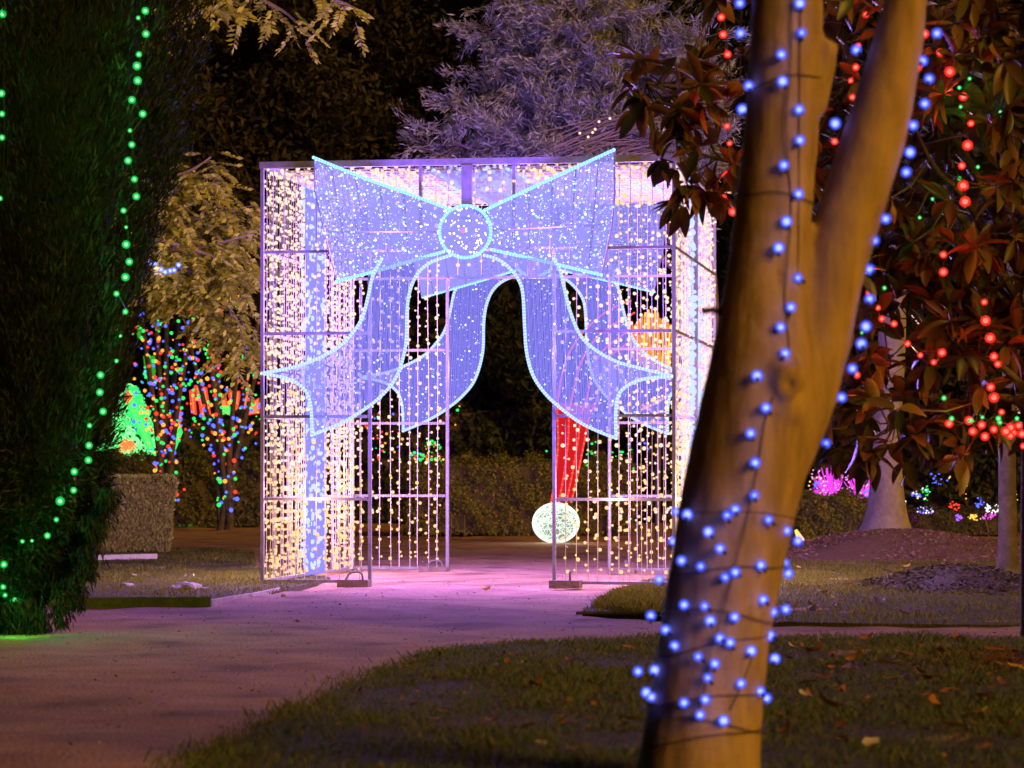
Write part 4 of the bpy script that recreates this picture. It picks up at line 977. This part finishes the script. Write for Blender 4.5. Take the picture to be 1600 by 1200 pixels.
# green cone figure beside the cypress
d = 61; cone = empty('green_light_cone', P(215, 722, d)); tag(cone, 'glowing green cone of looped lights with an orange disc', 'light sculpture'); o = np.array(cone.location)
mb = MB(); mbp = MB()
for i in range(130):
    t = random.random() ** 1.3; hw = 52 * (1 - t) + 5; x = 212 + random.uniform(-1, 1) * hw - 8 * t; y = 714 - t * 108; c = P(x, y, d - .5 * (1 - t) * math.cos((x - 212) / max(hw, 1) * 1.4)) - o; r_ = random.uniform(.04, .09); a = np.linspace(0, 2 * PI, 11); ta = random.uniform(-.5, .5)
    tube(mb, [c + np.array((math.cos(k) * r_, math.sin(k) * r_ * ta, math.sin(k) * r_)) for k in a], .013, 4, cap=False)
tag(mb.obj('light_loops', emit('loop_green', (.26, 1, .30), 1.3), cone), kind='stuff')
n = 900; t = rng.random(n) ** 1.5; hw = 64 * (1 - t) + 5; x = 208 + rng.uniform(-1, 1, n) * hw; y = 722 - t * 118
spheres(mbp, np.array([P(a, b, d - .3) for a, b in zip(x, y)]) - o, (.012 + .026 * rng.random(n) ** 2), ICO0); tag(mbp.obj('pin_lights', E['g'], cone), kind='stuff')
mb = MB(); a = np.linspace(0, 2 * PI, 10)
for i in range(26):
    q = P(197 + random.gauss(0, 5), 698 + random.gauss(0, 5), d - .8 + random.uniform(-.1, .1)) - o; r_ = random.uniform(.03, .06); tube(mb, [q + np.array((math.cos(k) * r_, 0, math.sin(k) * r_)) for k in a], .011, 4, cap=False)
mb.obj('disc', NR, cone)
lamp(P(212, 690, d - .9) - o, 70, (.1, 1, .2), .1, cone)
s2 = empty('slanted_light_panel', P(220, 712, 60)); tag(s2, 'slanting green light panel with an orange tip behind the stems', 'light sculpture')
panel(s2, [(200, 612), (212, 625), (237, 690), (240, 706), (230, 700), (206, 650), (197, 625)], 60, NG, 1.6, E['g']); panel(s2, [(195, 622), (200, 610), (206, 620), (198, 630)], 59.9, NR, 1.5, E['r'])
s3 = empty('dim_green_banner', P(235, 600, 62)); tag(s3, 'dim green upright banner behind the coloured bulbs', 'banner')
panel(s3, [(224, 556), (242, 556), (243, 590), (233, 602), (229, 590)], 62, NGD, 1.2); panel(s3, [(214, 503), (224, 506), (224, 520), (215, 530)], 62, NGD, 1.2)
s4 = empty('striped_light_fin', P(275, 712, 60)); tag(s4, 'narrow orange and green glowing fin between the stems', 'light sculpture')
panel(s4, [(268, 676), (276, 634), (281, 640), (283, 655), (272, 680)], 60, NR, 1.7, E['r']); panel(s4, [(266, 682), (280, 660), (284, 675), (274, 700), (270, 712), (264, 712)], 60, NG, 1.7, E['g'])
s5 = empty('orange_light_pavilion', P(345, 712, 61)); tag(s5, 'glowing orange scalloped pavilion with green trim beside the arch', 'light sculpture')
for px in ([(297, 610), (303, 612), (306, 648), (300, 645)], [(304, 603), (322, 606), (328, 648), (315, 650), (311, 625)], [(340, 612), (352, 620), (355, 636), (342, 637)], [(357, 612), (374, 612), (374, 634), (369, 640), (360, 625)], [(380, 612), (390, 610), (387, 640), (377, 638)], [(392, 632), (404, 622), (405, 645), (388, 648)]): panel(s5, px, 61, NR, 1.7, E['r'], part='scallop')
panel(s5, [(341, 638), (358, 634), (363, 650), (352, 645), (342, 650)], 61, NG, 1.7, E['g'], part='trim')
lamp((0, -.6, 1.2), 25, (1, .25, .08), .1, s5)

# red curl with white ball behind the right panel
d = 45.0; rc = empty('red_light_curl', P(868, 849, d)); rc.location.z = 0; tag(rc, 'tall red glowing curl tapering down to a white ball behind the arch', 'light sculpture'); o = np.array(rc.location)
NRED = emit('net_red', (1, .02, .03), .55); RL = emit('rope_red', (1, .16, .10), 1.2)
left = spline(np.array([(861, 784), (868, 740), (872, 690), (871, 640), (877, 590), (890, 550), (915, 515), (950, 485), (985, 470)], float), 5)
right = spline(np.array([(893, 784), (903, 740), (913, 690), (920, 655), (932, 625), (938, 590), (950, 560), (975, 540), (1000, 520)], float), 5)
poly = np.vstack([left[left[:, 1] > 625], right[right[:, 1] > 625][::-1]])
ob = panel(rc, poly, d, NRED, 1.7, None, .25, 'red_cone')
for q in (left, right, (left * .62 + right * .38), (left * .25 + right * .75)):
    mb = MB(); q3 = np.array([P(x, y, d - .06) for x, y in q]) - o; tube(mb, q3, .013, 5, 0); spheres(mb, resample(q3, .09), .017, ICO0, 1); mb.obj('rope_light', [E['r'], RL], ob)
mb = MB(); c = P(868.5, 817, d - .1) - o; R_ = .355
for k in range(60):                              # wound at random like yarn
    n_ = rng.normal(0, 1, 3); n_ /= np.linalg.norm(n_); u_ = np.cross(n_, (.3, .5, .8)); u_ /= np.linalg.norm(u_); w_ = np.cross(n_, u_); k_ = random.uniform(-.55, .55); a = np.linspace(0, 2 * PI, 29)
    tube(mb, [c + R_ * (n_ * k_ + math.sqrt(1 - k_ * k_) * (u_ * math.cos(t) + w_ * math.sin(t))) * np.array((1, 1, .86)) for t in a], .0055, 3, cap=False)
spheres(mb, [c], R_ * .84, ICO2, 1)
bl_ = mb.obj('white_ball', [emit('net_white', (.86, 1, .84), 1.0), emit('ball_glow', (.80, 1, .78), .30)], rc)
mb = MB(); a = np.linspace(0, 2 * PI, 49)
for rr in (1.0, .94): tube(mb, [c + R_ * rr * np.array((math.cos(t), -.1 - (1 - rr), math.sin(t) * .86)) for t in a], .011, 5, cap=False)
mb.obj('rope_light', emit('rope_white', (.92, 1, .9), 1.4), bl_)
lamp(c + np.array((0, -.55, .1)), 16, (.9, 1, .85), .15, rc); lamp(P(885, 700, d - .6) - o, 10, (1, .04, .04), .15, rc)
d = 46; fr = empty('orange_light_fringe', P(1018, 600, d)); fr.location.z = 0; tag(fr, 'wavy orange glowing fringe behind the right wall of the arch', 'light sculpture'); o = np.array(fr.location); mb = MB(); mb2 = MB()
for i in range(34):
    x = 984 + i * 2.1; y0 = 496 + 10 * math.sin(i * .23 + 1) + random.uniform(-5, 5); y1 = 560 + 1.0 * i + random.uniform(-6, 6); ph = random.uniform(0, 6)
    tube(mb if i % 3 else mb2, [P(x + 2.2 * math.sin(t * 3 + ph), y0 + (y1 - y0) * t, d + .1 * math.sin(i)) - o for t in np.linspace(0, 1, 9)], .014, 4)
a_ = mb.obj('fringe', emit('fringe_orange', (1, .30, .03), .9), fr); mb2.obj('bright_strand', emit('fringe_yellow', (1, .62, .12), 1.2), a_)
mb = MB(); tube(mb, [P(x, y, d) - o for x, y in ((1002, 640), (1020, 632), (1050, 615))], .022, 5); tube(mb, [P(x, y, d) - o for x, y in ((1003, 632), (1018, 642), (1032, 654))], .022, 5); mb.obj('rope_light', E['o'], fr)
mb = MB(); tube(mb, [P(1030, 575, d + .2) - o, np.array((.1, .2, 0))], .04, 6); mb.obj('stand', M['dark_metal'], fr)

# shrub lights seen through the back left panel
def cluster(name, spots, d, label, grp=None, r=.022, shrub=None):
    pts, cols = [], []
    for x, y, rx, ry, n, cs in spots:
        for _ in range(n):
            a, k = random.random() * 2 * PI, random.random() ** .6; pts.append(P(x + rx * k * math.cos(a), y + ry * k * math.sin(a), d + random.uniform(-.25, .25))); cols.append(random.choice(cs))
    return multi_string(name, pts, cols, r, label, 'string lights', grp, False, False)
cluster('shrub_lights', [(675, 698, 14, 10, 22, 'ggggyr'), (655, 712, 14, 8, 22, 'ggbgor'), (600, 680, 30, 40, 26, 'rgbro'), (680, 717, 16, 5, 14, 'gyro'), (700, 640, 20, 30, 8, 'rog')], 49, 'green and mixed bulbs on a shrub behind the back left panel', r=.026)
cluster('shrub_lights', [(930, 710, 30, 22, 16, 'ggbg'), (1000, 715, 40, 25, 12, 'ggb'), (854, 705, 1, 1, 1, 'g')], 49.8, 'few green bulbs in the dark behind the right front panel', r=.022)
cluster('shrub_lights', [(342, 797, 1, 1, 2, 'b')], 57.4, 'lone blue bulb low in the dark left hedge', r=.03)
GB = 'flower bed lights at the back right'
for args in (((1447, 770, 8, 12, 26, 'gggw'), 'green light bunch right of the pale trunk'), ((1432, 772, 7, 8, 18, 'byb'), 'blue and yellow light bunch right of the pale trunk'), ((1411, 783, 5, 8, 14, 'w'), 'white light bunch touching the pale trunk'), ((1446, 797, 14, 6, 22, 'wvwb'), 'violet and white light bunch low in the bed'), ((1492, 790, 10, 7, 22, 'rrr'), 'red light bunch in the middle of the bed'), ((1498, 808, 5, 6, 16, 'vv'), 'violet light bunch below the red one'), ((1531, 785, 8, 8, 18, 'b'), 'blue light bunch left of the slim trunk'), ((1550, 794, 12, 7, 26, 'w'), 'white light bunch touching the slim trunk'), ((1522, 809, 11, 5, 22, 'yyo'), 'yellow light bunch along the bed front'), ((1545, 807, 14, 5, 18, 'mm'), 'pink light bunch under the white one'), ((1470, 750, 25, 12, 14, 'bby'), 'few blue and yellow bulbs above the bed'), ((1505, 768, 12, 12, 8, 'ryo'), 'few red and yellow bulbs above the red bunch'), ((1585, 780, 6, 14, 8, 'y'), 'yellow bulbs right of the slim trunk')):
    cluster('flower_bed_lights', [args[0]], 49.2, args[1], GB, .018)
# magenta fans
for (cx, cy, hw, hh, lab) in ((1296, 755, 31, 33, 'magenta light fan left of the pale trunk, at the outer side'), (1342, 762, 31, 33, 'magenta light fan with a blue eye touching the pale trunk')):
    d = 52; mg = empty('magenta_light_fan', P(cx, cy + hh, d)); tag(mg, lab, 'light sculpture', 'magenta fans at the back right'); o = np.array(mg.location); mb = MB()
    for i in range(80):
        a = random.uniform(-.75, .75) * PI * .5 - (.2 if cx < 1300 else -.1); k = random.uniform(.55, 1.05); e = (cx + math.sin(a) * hw * k, cy + hh * .9 - math.cos(a) * hh * 1.7 * k)
        tube(mb, [P(cx + math.sin(a) * 3, cy + hh * .9, d) - o, P((cx + e[0]) / 2 + 2, (cy + hh * .9 + e[1]) / 2, d - .15) - o, P(e[0], e[1], d - .05) - o], .0065, 4)
    f_ = mb.obj('fan', emit('fan_magenta', (.95, .06, .90), 1.15), mg)
    mb = MB(); spheres(mb, [P(cx + random.uniform(-hw, hw) * .9, cy + random.uniform(-hh, hh) * .7, d - .3) - o for _ in range(45)], .014, ICO0); tag(mb.obj('pin_lights', emit('pin_pink', (1, .35, .95), 1.4), f_), kind='stuff')
    ex, ey = (cx + 13, cy + 8) if cx > 1300 else (cx - 20, cy + 4)
    mb = MB(); spheres(mb, [P(ex + 12 * math.cos(t), ey + 13 * math.sin(t), d - .35) - o for t in np.linspace(0, 2 * PI, 13)], .018, ICO0, 0); spheres(mb, [P(ex + random.uniform(-5, 5), ey + random.uniform(-6, 6), d - .35) - o for _ in range(10)], .022, ICO0, 1); mb.obj('eye', [E['y'], E['b']], mg)
    lamp(P(cx, cy + 10, d - .8) - o, 30, (1, .12, .9), .1, mg)
# amber ground light at the hedge foot
q = P(1249, 838, 40); ag = empty('amber_ground_light', (q[0], q[1], 0)); tag(ag, 'small amber glowing ground light at the hedge foot behind the trunk', 'light'); mb = MB()
tube(mb, [(-.05, 0, .30), (.02, 0, .16), (.06, 0, .02)], [.02, .05, .03], 8); mb.obj('lens', emit('lit_amber', (1, .55, .10), 1.6), ag); mb = MB(); box(mb, (-.05, .03, 0), (.16, .12, .06)); mb.obj('housing', M['dark_metal'], ag); lamp((.05, -.15, .2), 8, (1, .5, .1), .06, ag)

# ------------------------------------------------------------------ edging boards, stones, sticks, fallen leaves
def board(name, a, b, h, t, mat, label, cat='board', z=0.0):
    a, b = np.array(a)[:2], np.array(b)[:2]; L = np.linalg.norm(b - a); o = empty(name, (a[0], a[1], z), math.atan2(b[1] - a[1], b[0] - a[0])); mb = MB(); n = 8
    for i in range(n): pass
    e = .006; v = [(0, 0, -.03), (L, 0, -.03), (L, t, -.03), (0, t, -.03), (0, 0, h - e), (L, 0, h - e + .004), (L, t, h - e), (0, t, h - e - .003), (e, e, h), (L - e, e, h + .004), (L - e, t - e, h), (e, t - e, h - .003)]
    mb.add(v, [(0, 3, 2, 1), (0, 1, 5, 4), (1, 2, 6, 5), (2, 3, 7, 6), (3, 0, 4, 7), (4, 5, 9, 8), (5, 6, 10, 9), (6, 7, 11, 10), (7, 4, 8, 11), (8, 9, 10, 11)])
    COLo = mb.obj(name, M[mat]); COLo.matrix_world = o.matrix_world; COLo.location = o.location; COLo.rotation_euler = o.rotation_euler; bpy.data.objects.remove(o)
    return tag(COLo, label, cat)
board('edging_board', G(132, 948), G(329, 948), .075, .04, 'green_board', 'green edging board along the left verge beside the path')
board('edging_board', G(331, 947), G(392, 937), .055, .035, 'board', 'short pale edging board angling back from the green board')
board('edging_board', G(393, 936), G(438, 927), .05, .035, 'board', 'last pale edging board nearest the arch')
board('edging_board', G(20, 946), G(122, 944), .085, .05, 'board', 'pale edging board under the cypress foliage')
board('kerb', G(150, 879), G(246, 877), .09, .16, 'kerb', 'white kerb at the foot of the pale clipped hedge', 'kerb')
def rock(px, py, s, label, flat=.5, mat='stone'):
    c = G(px, py); mb = MB(); v = ICO2[0] * (1 + .18 * np.sin(ICO2[0][:, :1] * 5 + px) * np.cos(ICO2[0][:, 1:2] * 4)) * np.array((s, s * .7, s * flat)); mb.add(v, ICO2[1]); o = mb.obj('stone', M[mat]); o.location = (c[0], c[1], s * flat * .6); o.rotation_euler = (0, .15, random.random() * 3); return tag(o, label, 'stone')
rock(290, 926, .14, 'flat dark stone slab lying on the verge behind the green board', .42); rock(200, 920, .07, 'small pale stone near the cypress on the verge', .5); rock(445, 935, .035, 'tiny pale stone at the arch end of the edging', .7); rock(268, 922, .05, 'small stone left of the flat slab', .6)
c = G(900, 964); e = G(1075, 968); st = MB(); tube(st, spline([(c[0], c[1], .03), (c[0] * .6 + e[0] * .4, c[1] - .05, .035), (e[0], e[1], .04)], 6), [.012] * 6 + [.016] * 6 + [.017], 7); tag(st.obj('fallen_branch', M['dark_bark']), 'thin brown branch lying along the edge of the right lawn', 'branch')
LFM = [leafmat('fallen_leaf_%d' % i, c, .1, .7, per='object') for i, c in enumerate(([(.20, .085, .03), (.30, .12, .04), (.16, .07, .035)], [(.55, .33, .07), (.65, .42, .10), (.50, .26, .05)], [(.30, .24, .24), (.45, .40, .42), (.36, .28, .28)]))]
def leaf_mesh(mat, curl):
    V, Fq = [], []; N = 8
    for i in range(N):
        t = i / (N - 1); wd = .24 * math.sin(PI * min(.97, .05 + t * .93)) ** .7
        for s in (-1, -.5, 0, .5, 1): V.append((t - .5, s * wd, .10 + curl * (t - .5) ** 2 + .30 * (abs(s) * wd) ** 1.2 + .03 * math.sin(9 * t + s * 3)))
    for i in range(N - 1):
        for k in range(4): Fq.append((i * 5 + k, (i + 1) * 5 + k, (i + 1) * 5 + k + 1, i * 5 + k + 1))
    m = MB(); m.add(V, Fq); return m.mesh('fallen_leaf', [mat], True)
LFmesh = {(i, k): leaf_mesh(LFM[i], (.2, .7, 1.2)[k]) for i in range(3) for k in range(3)}
def fleaf(x, y, i, s, label, grp=None, z=.035):
    c = G(x, y); o = link('fallen_leaf', LFmesh[(i, random.randrange(3))]); o.location = (c[0], c[1], z); o.scale = (s, s, s); o.rotation_euler = (random.uniform(-.35, .35), random.uniform(-.3, .3), random.uniform(0, 6.3)); return tag(o, label, 'leaf', grp)
fleaf(758, 926, 1, .14, 'yellow leaf lying on the path in front of the arch opening', z=.01); fleaf(1385, 1050, 1, .17, 'bright yellow leaf on the litter right of the trunk')
fleaf(1490, 1152, 1, .15, 'big yellow brown leaf near the bottom right corner'); fleaf(1525, 1133, 1, .12, 'yellow leaf just above the big bottom right leaf'); fleaf(1590, 1056, 1, .12, 'orange leaf on the litter at the right edge')
fleaf(1540, 1107, 0, .15, 'long orange brown leaf low on the right lawn edge'); fleaf(1265, 1031, 0, .16, 'large brown leaf on the grass right of the trunk'); fleaf(685, 1073, 0, .09, 'orange leaf alone on the left part of the foreground lawn')
fleaf(838, 1086, 0, .12, 'pair-like orange brown leaf in the middle of the foreground lawn'); fleaf(820, 1155, 0, .15, 'big dull brown leaf at the bottom of the lawn'); fleaf(927, 1112, 0, .08, 'small orange leaf left of the trunk base')
for i_, (x, y, k_) in enumerate(((1415, 1035, 'brown leaf just right of the bright yellow leaf'), (1330, 1046, 'brown leaf halfway between the trunk and the yellow leaf'), (1450, 1075, 'rust leaf below the bright yellow leaf'), (1555, 1030, 'rust leaf close to the thin trunk at the right edge'), (1300, 1120, 'single rust leaf low on the grass right of the trunk'), (1460, 1118, 'rust leaf above the big bottom right leaf'))): fleaf(x, y, 0, .15, k_)
for k in range(34): x = random.uniform(640, 990); fleaf(x, random.uniform(1022, 1190), random.choice((0, 0, 0, 2)), random.uniform(.04, .09), 'small withered leaf in the grass left of the trunk', 'withered leaves left of the trunk')
for k in range(60): fleaf(random.uniform(1215, 1620), random.uniform(1008, 1110) if k < 48 else random.uniform(1110, 1190), random.choice((0, 0, 0, 0, 2)), random.uniform(.05, .12), 'withered leaf among the litter right of the trunk', 'withered leaves right of the trunk')
for k in range(22): fleaf(random.uniform(1225, 1480), random.uniform(885, 968), random.choice((1, 2, 2, 0)), random.uniform(.07, .14), 'pale leaf scattered over the lawn behind the path', 'leaves on the lawn behind the path')
for k in range(10): fleaf(random.uniform(160, 470), random.uniform(880, 935), 2, random.uniform(.05, .10), 'pale leaf scrap on the left verge', 'leaf scraps on the left verge', .05)
for k in range(16): fleaf(random.uniform(300, 1000), random.uniform(925, 1010) if k > 4 else random.uniform(860, 900), random.choice((0, 0, 2)), random.uniform(.03, .07), 'small dry leaf lying on the packed path', 'dry leaves on the path', .008)
